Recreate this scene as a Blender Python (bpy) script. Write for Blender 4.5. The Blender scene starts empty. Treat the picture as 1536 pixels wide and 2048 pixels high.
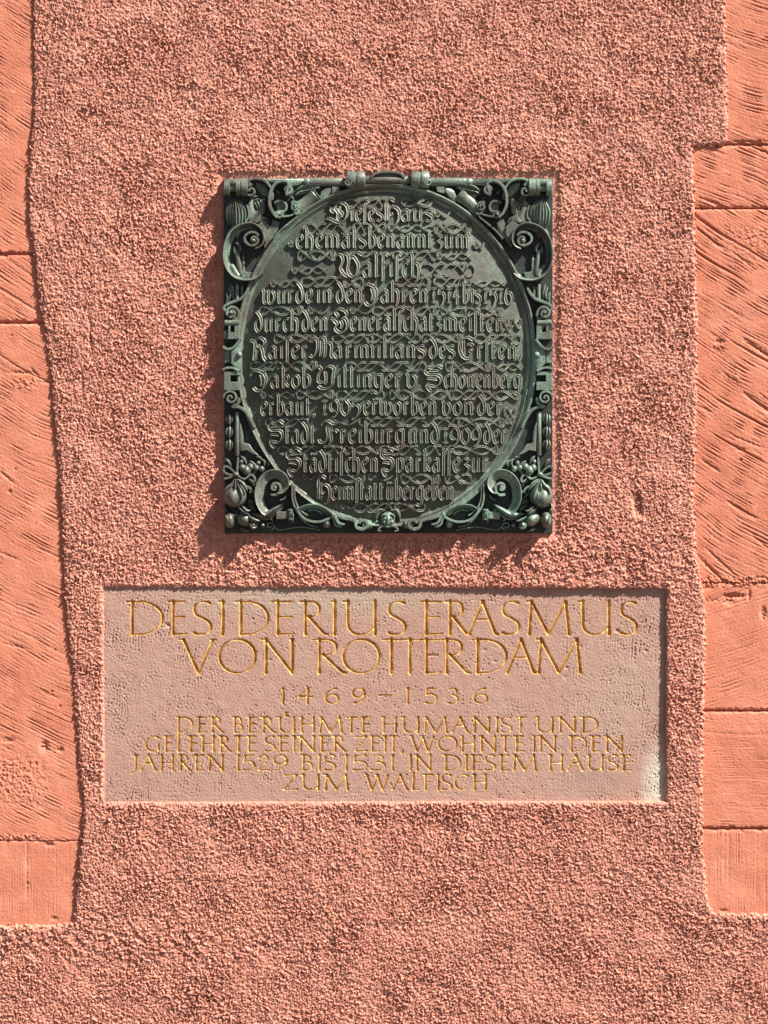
import bpy, math, random
import numpy as np
from mathutils import Vector

# ------------------------------------------------------------------ camera, light, exposure
S = 0.0011                      # metres per photo pixel on the wall
Z0 = 2.3                        # height of the picture centre above the pavement
DIST = 6.0
sc = bpy.context.scene
cam_d = bpy.data.cameras.new('camera'); cam = bpy.data.objects.new('camera', cam_d)
sc.collection.objects.link(cam); sc.camera = cam
cam.location = (0, -DIST, Z0); cam.rotation_euler = (math.radians(90), 0, 0)
cam_d.sensor_fit = 'HORIZONTAL'; cam_d.sensor_width = 36
cam_d.lens = 36 * DIST / (1536 * S); cam_d.clip_end = 200

SUN = Vector((0.600, -0.390, 0.790)).normalized()      # direction towards the sun
w = bpy.data.worlds.new('World'); sc.world = w; w.use_nodes = True
nt = w.node_tree; bg = nt.nodes['Background']
sky = nt.nodes.new('ShaderNodeTexSky'); sky.sky_type = 'NISHITA'; sky.sun_disc = False; sky.air_density = .5; sky.dust_density = 2.0; sky.ozone_density = .4
sky.sun_elevation = math.asin(SUN.z); sky.sun_rotation = math.atan2(SUN.x, SUN.y)
nt.links.new(sky.outputs[0], bg.inputs[0]); bg.inputs[1].default_value = 0.05
sd = bpy.data.lights.new('sun', 'SUN'); sd.energy = 5.0; sd.angle = math.radians(0.5); sd.color = (1, 0.955, 0.89)
so = bpy.data.objects.new('sun', sd); sc.collection.objects.link(so)
so.rotation_euler = SUN.to_track_quat('Z', 'Y').to_euler(); so.location = (3, -4, 6)
sc.view_settings.view_transform = 'Standard'; sc.view_settings.look = 'None'
sc.view_settings.gamma = 1; sc.view_settings.use_curve_mapping = False
sc.view_settings.exposure = 0.98

rnd = random.Random(7)

# ------------------------------------------------------------------ noise tiles (periodic, 1024 units)
TN = 1024
_fx = np.fft.fftfreq(TN)[None, :]; _fy = np.fft.fftfreq(TN)[:, None]
_fr = np.sqrt(_fx**2 + _fy**2); _fr[0, 0] = 1e-6
def tile(lam, bw, seed):
    g = np.random.RandomState(seed).randn(TN, TN)
    filt = np.exp(-0.5 * (np.log(_fr * lam) / bw)**2); filt[0, 0] = 0
    t = np.real(np.fft.ifft2(np.fft.fft2(g) * filt)); return (t / t.std()).astype(np.float32)
def tile_lines(lam, bw, length, seed):
    g = np.random.RandomState(seed).randn(TN, TN)
    filt = np.exp(-0.5 * (np.log((np.abs(_fy)+1e-5) * lam) / bw)**2) * np.exp(-0.5*(_fx*length)**2)
    t = np.real(np.fft.ifft2(np.fft.fft2(g) * filt)); return (t / t.std()).astype(np.float32)
def samp(t, x, y):
    x = np.mod(x, TN); y = np.mod(y, TN)
    x0 = np.floor(x).astype(int); y0 = np.floor(y).astype(int); fx = x - x0; fy = y - y0
    x0 %= TN; y0 %= TN; x1 = (x0 + 1) % TN; y1 = (y0 + 1) % TN
    return (t[y0, x0]*(1-fx) + t[y0, x1]*fx)*(1-fy) + (t[y1, x0]*(1-fx) + t[y1, x1]*fx)*fy
T6 = tile(6.0, 0.35, 1); T6b = tile(6.0, 0.35, 2); T12 = tile(12, 0.4, 3); T30 = tile(30, 0.5, 4); T90 = tile(90, 0.6, 5)
TL7 = tile_lines(5.2, .42, 620, 6); TL14 = tile_lines(12, .45, 900, 7); TLS = tile_lines(6.0, .35, 60, 8)

# ------------------------------------------------------------------ materials
def mat(name):
    m = bpy.data.materials.new(name); m.use_nodes = True
    t = m.node_tree; return m, t, t.nodes['Principled BSDF']
def N(t, kind, **kw):
    n = t.nodes.new(kind)
    for k, v in kw.items():
        if k in n.inputs: n.inputs[k].default_value = v
        else: setattr(n, k, v)
    return n
def noise(t, scale, detail=3, rough=.5, dist=0, vec=None, w=None):
    n = N(t, 'ShaderNodeTexNoise', Scale=scale, Detail=detail, Roughness=rough, Distortion=dist)
    if vec is not None: t.links.new(vec, n.inputs['Vector'])
    return n.outputs['Fac']
def ramp(t, fac, stops):
    r = N(t, 'ShaderNodeValToRGB'); e = r.color_ramp.elements
    while len(e) < len(stops): e.new(0.5)
    for i, (p, c) in enumerate(stops): e[i].position = p; e[i].color = (*c, 1) if len(c) == 3 else c
    t.links.new(fac, r.inputs[0]); return r.outputs[0]
def mix(t, fac, a, b, mode='MIX'):
    n = N(t, 'ShaderNodeMix', data_type='RGBA', blend_type=mode)
    for s, v in ((0, fac), (6, a), (7, b)):
        if hasattr(v, 'is_linked'): t.links.new(v, n.inputs[s])
        elif s == 0: n.inputs[0].default_value = v
        else: n.inputs[s].default_value = (*v, 1)
    return n.outputs[2]
def bump(t, h, dist, strength=1.0, prev=None):
    b = N(t, 'ShaderNodeBump', Strength=strength, Distance=dist); t.links.new(h, b.inputs['Height'])
    if prev is not None: t.links.new(prev, b.inputs['Normal'])
    return b.outputs[0]
def objvec(t, obj=None):
    g = N(t, 'ShaderNodeNewGeometry'); return g.outputs['Position']

def mat_plaster():
    m, t, p = mat('roughcast_paint'); v = objvec(t)
    c1 = ramp(t, noise(t, 9, 4, .6, vec=v), [(.3, (.62, .238, .162)), (.5, (.66, .268, .184)), (.7, (.70, .303, .212))])
    c2 = mix(t, ramp(t, noise(t, 160, 2, .5, vec=v), [(.55, (0, 0, 0)), (.68, (1, 1, 1))]), c1, (.77, .40, .25))
    c3 = mix(t, ramp(t, noise(t, 110, 3, .6, vec=v), [(.30, (1, 1, 1)), (.42, (0, 0, 0))]), c2, (.62, .145, .10))
    t.links.new(c3, p.inputs['Base Color']); p.inputs['Roughness'].default_value = .6
    p.inputs['Specular IOR Level'].default_value = .6
    t.links.new(bump(t, noise(t, 420, 3, .6, vec=v), .0022, 1.0), p.inputs['Normal']); return m
def mat_ashlar():
    m, t, p = mat('painted_sandstone'); v = objvec(t)
    c = ramp(t, noise(t, 5, 5, .62, vec=v), [(.32, (.54, .176, .104)), (.5, (.59, .210, .128)), (.7, (.65, .25, .16))])
    c = mix(t, ramp(t, noise(t, 26, 5, .7, vec=v), [(.55, (0, 0, 0)), (.72, (.7, .7, .7))]), c, (.74, .31, .20))
    c = mix(t, ramp(t, noise(t, 60, 4, .7, .4, vec=v), [(.68, (0, 0, 0)), (.74, (.8, .8, .8))]), c, (.78, .42, .30))
    t.links.new(c, p.inputs['Base Color']); p.inputs['Roughness'].default_value = .85
    p.inputs['Specular IOR Level'].default_value = .25
    b = bump(t, noise(t, 500, 3, .6, vec=v), .0008, .8); b = bump(t, noise(t, 60, 4, .6, vec=v), .003, .5, b)
    t.links.new(b, p.inputs['Normal']); return m
def mat_mortar():
    m, t, p = mat('joint_mortar'); v = objvec(t)
    c = ramp(t, noise(t, 40, 4, .6, vec=v), [(.3, (.50, .17, .11)), (.7, (.62, .22, .15))])
    t.links.new(c, p.inputs['Base Color']); p.inputs['Roughness'].default_value = .95
    t.links.new(bump(t, noise(t, 200, 4, .7, vec=v), .004, 1), p.inputs['Normal']); return m
def mat_tablet():
    m, t, p = mat('tablet_stone'); v = objvec(t)
    c = ramp(t, noise(t, 3.2, 4, .6, vec=v), [(.3, (.42, .250, .190)), (.5, (.445, .274, .208)), (.7, (.45, .295, .228))])
    c = mix(t, ramp(t, noise(t, 55, 4, .7, vec=v), [(.35, (.6, .6, .6)), (.6, (0, 0, 0))]), c, (.40, .22, .18))
    c = mix(t, ramp(t, noise(t, 230, 2, .6, vec=v), [(.6, (0, 0, 0)), (.75, (.6, .6, .6))]), c, (.60, .42, .33))
    # pale lime stain at the lower right corner and a greenish one at the upper edge
    def blob(cx, cz, rx, rz, col, c, k=.9):
        mp = N(t, 'ShaderNodeMapping'); mp.inputs['Location'].default_value = (-cx/rx, 0, -cz/rz)
        mp.inputs['Scale'].default_value = (1/rx, 0, 1/rz); t.links.new(v, mp.inputs[0])
        g = N(t, 'ShaderNodeTexGradient', gradient_type='SPHERICAL'); t.links.new(mp.outputs[0], g.inputs[0])
        n = noise(t, 14, 4, .7, vec=v)
        mm = N(t, 'ShaderNodeMath', operation='MULTIPLY'); t.links.new(g.outputs[1], mm.inputs[0]); t.links.new(n, mm.inputs[1])
        return mix(t, ramp(t, mm.outputs[0], [(.03, (0, 0, 0)), (.35, (k, k, k))]), c, col)
    def W(x, y): return ((x-768)*S, Z0 + (1024-y)*S)
    c = blob(*W(1322, 1575), .055, .13, (.60, .53, .43), c, 1)
    c = blob(*W(1250, 1390), .16, .16, (.44, .32, .25), c, .4)
    c = blob(*W(620, 1195), .42, .06, (.41, .34, .255), c, .6)
    c = blob(*W(1190, 1560), .10, .05, (.38, .24, .19), c, .7)
    t.links.new(c, p.inputs['Base Color']); p.inputs['Roughness'].default_value = .88
    p.inputs['Specular IOR Level'].default_value = .2
    b = bump(t, noise(t, 380, 3, .65, vec=v), .0013, .9)
    t.links.new(b, p.inputs['Normal']); return m
def mat_gold():
    m, t, p = mat('gilding'); v = objvec(t)
    c = ramp(t, noise(t, 60, 4, .7, vec=v), [(.30, (.42, .19, .045)), (.5, (.66, .36, .085)), (.68, (.90, .62, .22))])
    t.links.new(c, p.inputs['Base Color']); p.inputs['Roughness'].default_value = .42
    p.inputs['Metallic'].default_value = .35
    t.links.new(bump(t, noise(t, 500, 2, .6, vec=v), .0006, .6), p.inputs['Normal']); return m
def mat_bronze(name, base, green, brown, rough=.48):
    m, t, p = mat(name); v = objvec(t)
    c = mix(t, ramp(t, noise(t, 7, 5, .65, .4, vec=v), [(.42, (0, 0, 0)), (.62, (1, 1, 1))]), base, green)
    c = mix(t, ramp(t, noise(t, 13, 5, .7, .3, vec=v), [(.52, (0, 0, 0)), (.68, (.85, .85, .85))]), c, brown)
    # rain streaks running down
    mp = N(t, 'ShaderNodeMapping'); mp.inputs['Scale'].default_value = (60, 60, 5); t.links.new(v, mp.inputs[0])
    st = ramp(t, noise(t, 1, 4, .6, vec=mp.outputs[0]), [(.58, (0, 0, 0)), (.72, (.5, .5, .5))])
    c = mix(t, st, c, tuple(min(1, x*1.7) for x in green))
    c = mix(t, ramp(t, noise(t, 230, 3, .6, vec=v), [(.38, (.5, .5, .5)), (.55, (0, 0, 0))]), c, tuple(x*.55 for x in brown))
    t.links.new(c, p.inputs['Base Color']); p.inputs['Metallic'].default_value = .25
    r = ramp(t, noise(t, 40, 4, .6, vec=v), [(.3, (rough-.1,)*3), (.7, (rough+.16,)*3)])
    t.links.new(r, p.inputs['Roughness'])
    b = bump(t, noise(t, 330, 3, .6, vec=v), .0006, .6); b = bump(t, noise(t, 60, 3, .6, vec=v), .0025, .45, b)
    t.links.new(b, p.inputs['Normal']); return m
def mat_ground():
    m, t, p = mat('street_paving'); v = objvec(t)
    c = ramp(t, noise(t, 3, 5, .6, vec=v), [(.3, (.07, .058, .05)), (.7, (.10, .083, .07))])
    t.links.new(c, p.inputs['Base Color']); p.inputs['Roughness'].default_value = .9; return m
M_PL, M_AS, M_MO, M_TB, M_GO, M_GR = mat_plaster(), mat_ashlar(), mat_mortar(), mat_tablet(), mat_gold(), mat_ground()
M_FIELD = mat_bronze('bronze_field', (.088, .092, .072), (.105, .145, .105), (.090, .072, .056), .5)
M_BACK = mat_bronze('bronze_dark', (.030, .032, .027), (.045, .062, .050), (.030, .024, .020), .55)  # near-black bronze tone for the plate behind the frame ornament
M_FRAME = mat_bronze('bronze_frame', (.145, .150, .125), (.230, .345, .265), (.130, .100, .080), .40)
M_LET = mat_bronze('bronze_lettering', (.32, .32, .275), (.30, .36, .28), (.27, .225, .185), .44)

# ------------------------------------------------------------------ object helpers
def Pw(a):
    a = np.asarray(a, dtype=np.float64).reshape(-1, 3); o = np.empty_like(a)
    o[:, 0] = (a[:, 0]-768)*S; o[:, 1] = -a[:, 2]*S; o[:, 2] = Z0 + (1024-a[:, 1])*S; return o
def link(o, parent=None):
    sc.collection.objects.link(o)
    if parent is not None: o.parent = parent
def root(name, x, y, label, cat, group=None, z=0):
    o = bpy.data.objects.new(name, None); o.empty_display_size = .05
    o.location = Pw([(x, y, z)])[0]; o['label'] = label; o['category'] = cat
    if group: o['group'] = group
    o['kind'] = 'thing'; link(o); return o
def build(name, V, F, m, parent=None, smooth=True, flip=False, px=True):
    """V in photo pixels (x right, y down, z off the wall)"""
    V = Pw(V) if px else np.asarray(V)
    org = np.array(parent.location) if parent is not None else np.zeros(3)
    me = bpy.data.meshes.new(name)
    if isinstance(F, np.ndarray):
        if flip: F = F[:, ::-1]
        nf = len(F); me.vertices.add(len(V)); me.vertices.foreach_set('co', (V-org).astype(np.float32).ravel())
        me.loops.add(nf*4); me.loops.foreach_set('vertex_index', F.astype(np.int32).ravel())
        me.polygons.add(nf); me.polygons.foreach_set('loop_start', np.arange(0, nf*4, 4, dtype=np.int32))
        me.update(calc_edges=True); me.validate()
    else:
        if flip: F = [f[::-1] for f in F]
        me.from_pydata([tuple(v) for v in (V-org)], [], F); me.update()
    me.polygons.foreach_set('use_smooth', [smooth]*len(me.polygons))
    if smooth and not isinstance(F, np.ndarray): me.set_sharp_from_angle(angle=math.radians(42))
    me.materials.append(m); o = bpy.data.objects.new(name, me); link(o, parent); return o
def join(parts):
    V, F, k = [], [], 0
    for v, f in parts:
        V += [tuple(p) for p in v]; F += [tuple(i+k for i in q) for q in f]; k += len(v)
    return V, F
def gridfaces(ny, nx, keep=None):
    i = (np.arange(ny-1)[:, None]*nx + np.arange(nx-1)[None, :])
    f = np.stack([i, i+nx, i+nx+1, i+1], -1)
    return f.reshape(-1, 4) if keep is None else f[keep]
def compact(V, F):
    u, inv = np.unique(F.ravel(), return_inverse=True); return V[u], inv.reshape(F.shape)

def segdist(px, py, poly, closed=True):
    """signed distance to a polygon, positive inside"""
    P = np.array(poly, float); n = len(P); d = np.full(px.shape, 1e9); ins = np.zeros(px.shape, bool)
    for i in range(n if closed else n-1):
        a = P[i]; b = P[(i+1) % n]; e = b-a; L = (e**2).sum()
        if L < 1e-9: continue
        tt = np.clip(((px-a[0])*e[0] + (py-a[1])*e[1])/L, 0, 1)
        d = np.minimum(d, np.hypot(px-a[0]-tt*e[0], py-a[1]-tt*e[1]))
        if e[1] != 0:
            c = ((a[1] > py) != (b[1] > py)); xi = a[0] + (py-a[1])/e[1]*e[0]; ins ^= c & (px < xi)
    return np.where(ins, d, -d)
def catmull(pts, n=6, closed=False):
    P = [np.array(p, float) for p in pts]; out = []
    m = len(P); rng = range(m if closed else m-1)
    for i in rng:
        if closed: a, b, c, d = P[(i-1) % m], P[i], P[(i+1) % m], P[(i+2) % m]
        else: a, b, c, d = P[max(i-1, 0)], P[i], P[i+1], P[min(i+2, m-1)]
        for k in range(n):
            u = k/n
            out.append(.5*((2*b) + (c-a)*u + (2*a-5*b+4*c-d)*u*u + (-a+3*b-3*c+d)*u**3))
    if not closed: out.append(P[-1])
    return np.array(out)

# ------------------------------------------------------------------ the wall: plaster sheet with two openings for the ashlar
LEFT = [(65, -2500), (65, 0), (68, 120), (68, 200), (65, 255), (59, 310), (55, 350), (57, 430), (65, 490), (73, 550), (82, 620), (92, 680),
        (102, 755), (106, 800), (105, 815), (110, 850), (118, 940), (123, 1020), (126, 1100), (129, 1190), (133, 1240), (139, 1290), (146, 1350), (151, 1430),
        (156, 1500), (160, 1560), (167, 1610), (165, 1650), (160, 1700), (155, 1750), (151, 1800), (146, 1848), (60, 1850), (-40, 1853), (-2600, 1853)]
RIGHT = [(4300, 1828), (1540, 1829), (1428, 1828), (1417, 1808), (1412, 1760), (1406, 1700), (1404, 1610), (1405, 1520), (1407, 1430), (1410, 1330), (1411, 1250),
         (1408, 1190), (1400, 1150), (1392, 1100), (1389, 1040), (1388, 990), (1391, 930), (1393, 860), (1395, 740), (1395, 660), (1393, 560), (1392, 470),
         (1389, 390), (1387, 300), (1387, 293), (1422, 291), (1454, 288), (1457, 260), (1455, 180), (1453, 100), (1451, 0), (1450, -2500)]
OUT = LEFT + [(-2600, 3115), (4300, 3115)] + RIGHT
TAB = [(207, 1175), (1333, 1177), (1332, 1603), (209, 1604)]
def axis(a, b, step, lo, hi, grow=1.35):
    c = list(np.arange(a, b+step, step)); s = step; v = c[-1]
    up = []
    while v < hi: s = min(s*grow, 160); v += s; up.append(min(v, hi))
    s = step; v = a; dn = []
    while v > lo: s = min(s*grow, 160); v -= s; dn.append(max(v, lo))
    return np.array(dn[::-1] + c + up)
def plaster():
    xs = axis(-40, 1576, 1.8, -1400, 2900); ys = axis(-40, 2088, 1.8, -1300, 3114)
    X, Y = np.meshgrid(xs, ys); nx, ny = len(xs), len(ys)
    wob = 1.1*samp(T12, X*.9, Y*.9) + .8*samp(T6, X*.6, Y*.6)
    d1 = segdist(X, Y, OUT) + wob*1.3
    d2 = -segdist(X, Y, TAB) + wob*.7*np.clip((1400-Y)/225, .35, 1)
    d = np.minimum(d1, d2)
    inside = np.clip(np.minimum.reduce([X+40, 1576-X, Y+40, 2088-Y])/10, 0, 1)
    # grain: crumbs of 4-10 px, warped, with a coarser lumpiness below
    wx = X + 2.5*samp(T12, X+50, Y+70); wy = Y + 2.5*samp(T12, X+400, Y+300)
    g = samp(T6, wx*.98, wy*1.04); g2 = samp(T6b, wx*.62+90, wy*.68+10)
    fine = samp(T6b, X*1.35+30, Y*1.4)
    g = np.where(g > 0, g*.80, g*1.15)
    pit = np.maximum(samp(T6, wx*.72+333, wy*.80+212)-.55, 0)
    hor = samp(T6, wx*.20+11, wy*.75+500)                       # horizontal trowel drag above the tablet
    mh = np.exp(-((Y-1120)/60)**2)*np.clip((X-380)/80, 0, 1) + np.exp(-((Y-330)/28)**2)*.5 + np.exp(-((Y-1880)/40)**2)*np.clip((700-X)/300, 0, 1)
    amp = 1 + .13*samp(T90, X*.6, Y*.6)
    lumpy = np.clip(.5+.5*samp(T90, X*.33+77, Y*.33+5), 0, 1.4)
    grain = amp*(1.80*g + (.45+.85*lumpy)*g2 + .66*fine - 1.5*pit*(.4+lumpy))*(1-.25*mh) + mh*1.9*hor
    low = .25*samp(T30, X*.7, Y*.7) + .6*samp(T90, X*.55+300, Y*.55) + .5*samp(T90, X*.2, Y*.2)
    # smoother band left where the bronze was set
    dp = np.maximum.reduce([445-X, X-1107, 356-Y, Y-1068])      # distance outside the bronze
    nb = np.clip(1 - dp/ (13+2.0*samp(T12, X, Y)), 0, 1); nb = nb**.3
    nb = np.where(dp < 13+2.0*samp(T12, X, Y), np.maximum(nb, .55), 0)
    grain *= (1-.7*nb)
    edge = np.clip(1-d/8.0, 0, 1)
    grain *= (1-.45*edge)
    h = (1.2 + grain + low*.8 - 5.4*nb - 3.0*edge**2)
    h = h*inside + (1-inside)*1.0
    # thicker coat to the right of and above the tablet
    h += 4.2*np.exp(-(np.maximum(0, np.abs(X-1250)-130)/160)**2)*np.exp(-(np.maximum(0, np.abs(Y-1330)-200)/90)**2)
    # a small scar right of the bronze and a dent low down
    for (cx, cy, rx, ry, a) in ((1290, 1030, 9, 8, -3), (1262, 1035, 7, 6, 2), (205, 2005, 10, 5, -2.5), (690, 1155, 30, 5, -2), (1448, 92, 6, 8, -5)):
        h += a*np.exp(-((X-cx)/rx)**2-((Y-cy)/ry)**2)
    h -= 6.0*np.exp(-(((X-1274-.12*(Y-1008))/9)**2)**3-(((Y-1008)/23)**2)**3)*(1+.2*samp(T6, X, Y))
    # two thin hand scratches under the bronze
    for (x0, y0, x1, y1, a) in ((525, 1107, 590, 1103, -3.2), (560, 1122, 600, 1119, -2.6), (452, 1139, 500, 1140, -2.2), (180, 640, 182, 700, -2.5), (163, 745, 166, 800, -2)):
        e = np.clip(((X-x0)*(x1-x0)+(Y-y0)*(y1-y0))/((x1-x0)**2+(y1-y0)**2), 0, 1)
        h += a*np.exp(-(np.hypot(X-x0-e*(x1-x0), Y-y0-e*(y1-y0))/2.2)**2)
    k = np.clip(d/2.6+1, 0, 1); h = h*k + (-17)*(1-k)
    hole = (X > 475) & (X < 1078) & (Y > 385) & (Y < 1040)      # behind the bronze
    ok = (d > -3.2) & ~hole
    cell = ok[:-1, :-1] | ok[1:, :-1] | ok[:-1, 1:] | ok[1:, 1:]
    hc = hole[:-1, :-1] & hole[1:, 1:]; cell &= ~hc
    V = np.stack([X, Y, h], -1).reshape(-1, 3); V, F = compact(V, gridfaces(ny, nx, cell))
    o = build('plaster_wall', V, F, M_PL)
    o['label'] = 'salmon pink roughcast plaster wall surrounding both plaques between the dressed stones'; o['category'] = 'wall'; o['kind'] = 'thing'
plaster()

# ------------------------------------------------------------------ dressed stone blocks at both sides
def block(parent, x0, x1, y0, y1, tool, seed, z=-6.5, ly=None, step=1.72):
    """tool: (slope, curve, amplitude, pitch stretch, gouges)"""
    fine_x0, fine_x1 = max(x0, -60), min(x1, 1600); fy0, fy1 = max(y0, -60), min(y1, 1862)
    xs = axis(fine_x0, fine_x1, step, x0, x1) if (x0 < fine_x0 or x1 > fine_x1) else np.linspace(x0, x1, int((x1-x0)/step)+1)
    ys = np.linspace(fy0, fy1, int((fy1-fy0)/step)+1)
    if y0 < fy0: ys = np.concatenate([np.arange(y0, fy0-20, 60), ys])
    X, Y = np.meshgrid(xs, ys); sl, cv, amp, st, gou = tool
    xc = X - (60 if x0 < 400 else 1470)
    if st == 'vert': v = X; u = Y
    else: v = (Y - sl*xc - cv*xc**2 + 2.0*samp(T90, X*.3+seed*37, Y*.3))/math.sqrt(1+sl*sl); u = X + sl*Y
    sf = .10 if st == 'vert' else .075
    pit = 1.05 if st in ('vert', 'hor') else .95
    t1 = samp(TL7, u+seed*53, v*pit+seed*91) + .5*samp(TLS, u+seed*23, v*pit+seed*9); t2 = samp(TL14, u+seed*13, v)
    t3 = samp(T6b, X*.8+seed*7, Y*.8)
    mod = np.clip(.75 + .55*samp(T90, X*.9+seed*29, Y*.9), .15, 1.7)
    h = amp*mod*(-.66*np.maximum(t1, -.15) - .38*np.maximum(t2-.7, 0)) + .13*t3
    gg = samp(TL14, u*1.6+seed*17, v*.62+seed*5); h -= gou*np.maximum(gg-1.7, 0)*3.2
    pits = samp(T6b, X*.45+seed*3, Y*.6); h -= 1.6*np.maximum(pits-2.6, 0)*2
    h += .35*samp(T90, X*.6+seed*11, Y*.6)
    for (cx, cy, rx, ry, a) in DENTS:
        if x0 < cx < x1 and y0 < cy < y1:
            h += a*np.exp(-(((X-cx)/rx)**2+((Y-cy)/ry)**2)**1.5)*(1+.35*samp(T6, X*.8, Y*.8))
    for (cx, cy, rx, ry, a) in CRUMBLED:
        mk = np.exp(-(((X-cx)/rx)**2)**2-(((Y-cy)/ry)**2)**2); h = h*(1-.6*mk) + mk*a*(.9*samp(T6, X*.9, Y*.9) + .7*samp(T12, X*.8, Y*.8))
    for (ax, ay, bx, by, wd, a) in GOUGES:
        if x0 < ax < x1 and y0 < ay < y1:
            tt = np.clip(((X-ax)*(bx-ax)+(Y-ay)*(by-ay))/((bx-ax)**2+(by-ay)**2), 0, 1)
            h += a*(.3+.7*np.sin(np.pi*np.clip(tt, .02, .98)))*np.exp(-(np.hypot(X-ax-tt*(bx-ax), Y-ay-tt*(by-ay)+.8*samp(T12, X, Y))/wd)**2)
    # soft, slightly chipped arrises
    ch = 2.0*samp(T30, X, Y+seed*77) + 1.2*samp(T12, X*.8+seed*19, Y*.8) + .7*samp(T6, X*.7, Y*.7)
    e = np.minimum(Y-y0, y1-Y) + .6*ch
    sf_ = np.where((np.abs(Y-1682) < 20) & (X < 400) | (np.abs(Y-1166) < 20) & (X > 1000), .42, 1.0)
    h -= sf_*3.2*np.clip(1-e/4.2, 0, 1.6)**1.6
    h = np.clip(h, -9, 4) + z + 1.6
    V = np.stack([X, Y, h], -1); ny, nx = X.shape
    # turn the top and bottom edge back into the joint
    top = V[:1].copy(); top[..., 2] = -30; top[..., 1] += .4; bot = V[-1:].copy(); bot[..., 2] = -30; bot[..., 1] -= .4
    V = np.concatenate([top, V, bot], 0)
    return build('stone_block', V.reshape(-1, 3), gridfaces(ny+2, nx), M_AS, parent)
DENTS = [(45, 745, 24, 3.5, -2.6), (50, 772, 20, 9, 1.2), (92, 764, 8, 3, -3), (88, 1494, 8, 11, -4.5), (16, 1481, 12, 5, -3), (120, 1500, 6, 5, -3), (19, 983, 3.5, 3.5, -4), (103, 1383, 2.5, 2.5, -3.5),
         (60, 1610, 40, 12, -1.3), (98, 1690, 9, 4, -3), (107, 1838, 7, 4, -3), (55, 1768, 2.5, 2.5, -3), (1440, 683, 9, 5, -4), (1436, 700, 12, 9, -2.2), (1466, 1192, 20, 5, -6), (1460, 1203, 10, 8, -3.5),
         (1527, 1226, 6, 12, -4), (1499, 1190, 3, 10, -3), (1482, 920, 2.6, 2.6, -4.5), (1482, 899, 8, 3, -3), (1415, 1176, 10, 4, -3), (1447, 1822, 8, 3, -3), (1430, 1200, 30, 6, -1.2)]
CRUMBLED = [(1455, 1164, 80, 10, 1.3), (1520, 1160, 60, 8, 1.2), (30, 1560, 60, 50, .7), (48, 765, 26, 14, .8), (1510, 480, 60, 30, .5), (120, 640, 50, 6, 1.2), (40, 508, 60, 6, 1.2), (30, 1676, 60, 8, .9)]
GOUGES = [(1490, 680, 1545, 718, 3, -4), (1445, 745, 1480, 768, 2, -2.6), (1488, 786, 1560, 838, 3, -4.5), (1400, 812, 1425, 826, 1.8, -2.5), (1455, 868, 1540, 900, 1.6, -2), (1402, 918, 1440, 944, 2.2, -3),
          (1456, 1003, 1514, 1038, 2.4, -4), (1500, 1065, 1540, 1100, 2, -2.5), (1396, 1112, 1450, 1166, 3, -4), (1412, 1096, 1470, 1150, 2.2, -3), (1500, 292, 1560, 316, 2.6, -4), (1466, 283, 1522, 282, 2, -3.5),
          (1410, 398, 1445, 412, 3, -3), (1462, 500, 1512, 540, 2, -2.8), (1420, 480, 1450, 500, 1.6, -2.4), (0, 943, 26, 966, 2, -3), (-10, 1100, 40, 1122, 1.8, -2), (60, 735, 78, 755, 2, -3), (0, 1285, 60, 1300, 1.6, -1.8), (80, 1380, 120, 1400, 1.6, -2)]
lp = root('stone_jamb', 40, 900, 'tall strip of salmon painted dressed stones along the left edge, diagonal chisel marks', 'stonework', z=-20)
block(lp, -900, 176, -1200, 504.5, (.62, -.0008, 1.0, 0, .25), 1)
block(lp, -900, 176, 510, 642.5, (.66, 0, .9, 0, .4), 2, -6.9)
block(lp, -900, 176, 647.5, 1682, (.52, -.0006, .95, 0, .25), 3, -6.4)
block(lp, -900, 176, 1682.6, 1862, (.1, 0, .55, 'vert', .3), 4, -7.2)
rp = root('stone_jamb', 1480, 900, 'strip of salmon painted dressed stones along the right edge, six courses, bold diagonal tooling', 'stonework', z=-20)
block(rp, 1378, 2500, -1200, 286, (.45, -.0012, 1.2, 0, .7), 5, -6.2)
block(rp, 1376, 2500, 290.5, 414.5, (.42, 0, 1.35, 0, .9), 6, -6.6)
block(rp, 1376, 2500, 418, 1165.6, (.60, -.0008, 1.3, 0, 1.7), 7, -6.2)
block(rp, 1376, 2500, 1166.4, 1420.5, (-.36, 0, .8, 0, .4), 8, -6.6)
block(rp, 1376, 2500, 1424, 1656, (.02, 0, .62, 'hor', .2), 9, -6.4)
block(rp, 1376, 2500, 1660, 1862, (0, 0, .6, 'vert', .2), 10, -6.9)
for pr, x0, x1 in ((lp, -900, 176), (rp, 1378, 2500)):
    xs = np.linspace(x0, x1, 60); ys = np.linspace(-1200, 1862, 200); X, Y = np.meshgrid(xs, ys)
    build('joint_mortar', np.stack([X, Y, -12.5 + .6*samp(T12, X*2, Y*2)], -1).reshape(-1, 3), gridfaces(200, 60), M_MO, pr)

# ------------------------------------------------------------------ sandstone tablet with V-cut gilded capitals
def arc(cx, cy, rx, ry, a0, a1, n=14):
    return [(cx+rx*math.cos(math.radians(a0+(a1-a0)*i/n)), cy+ry*math.sin(math.radians(a0+(a1-a0)*i/n))) for i in range(n+1)]
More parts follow.
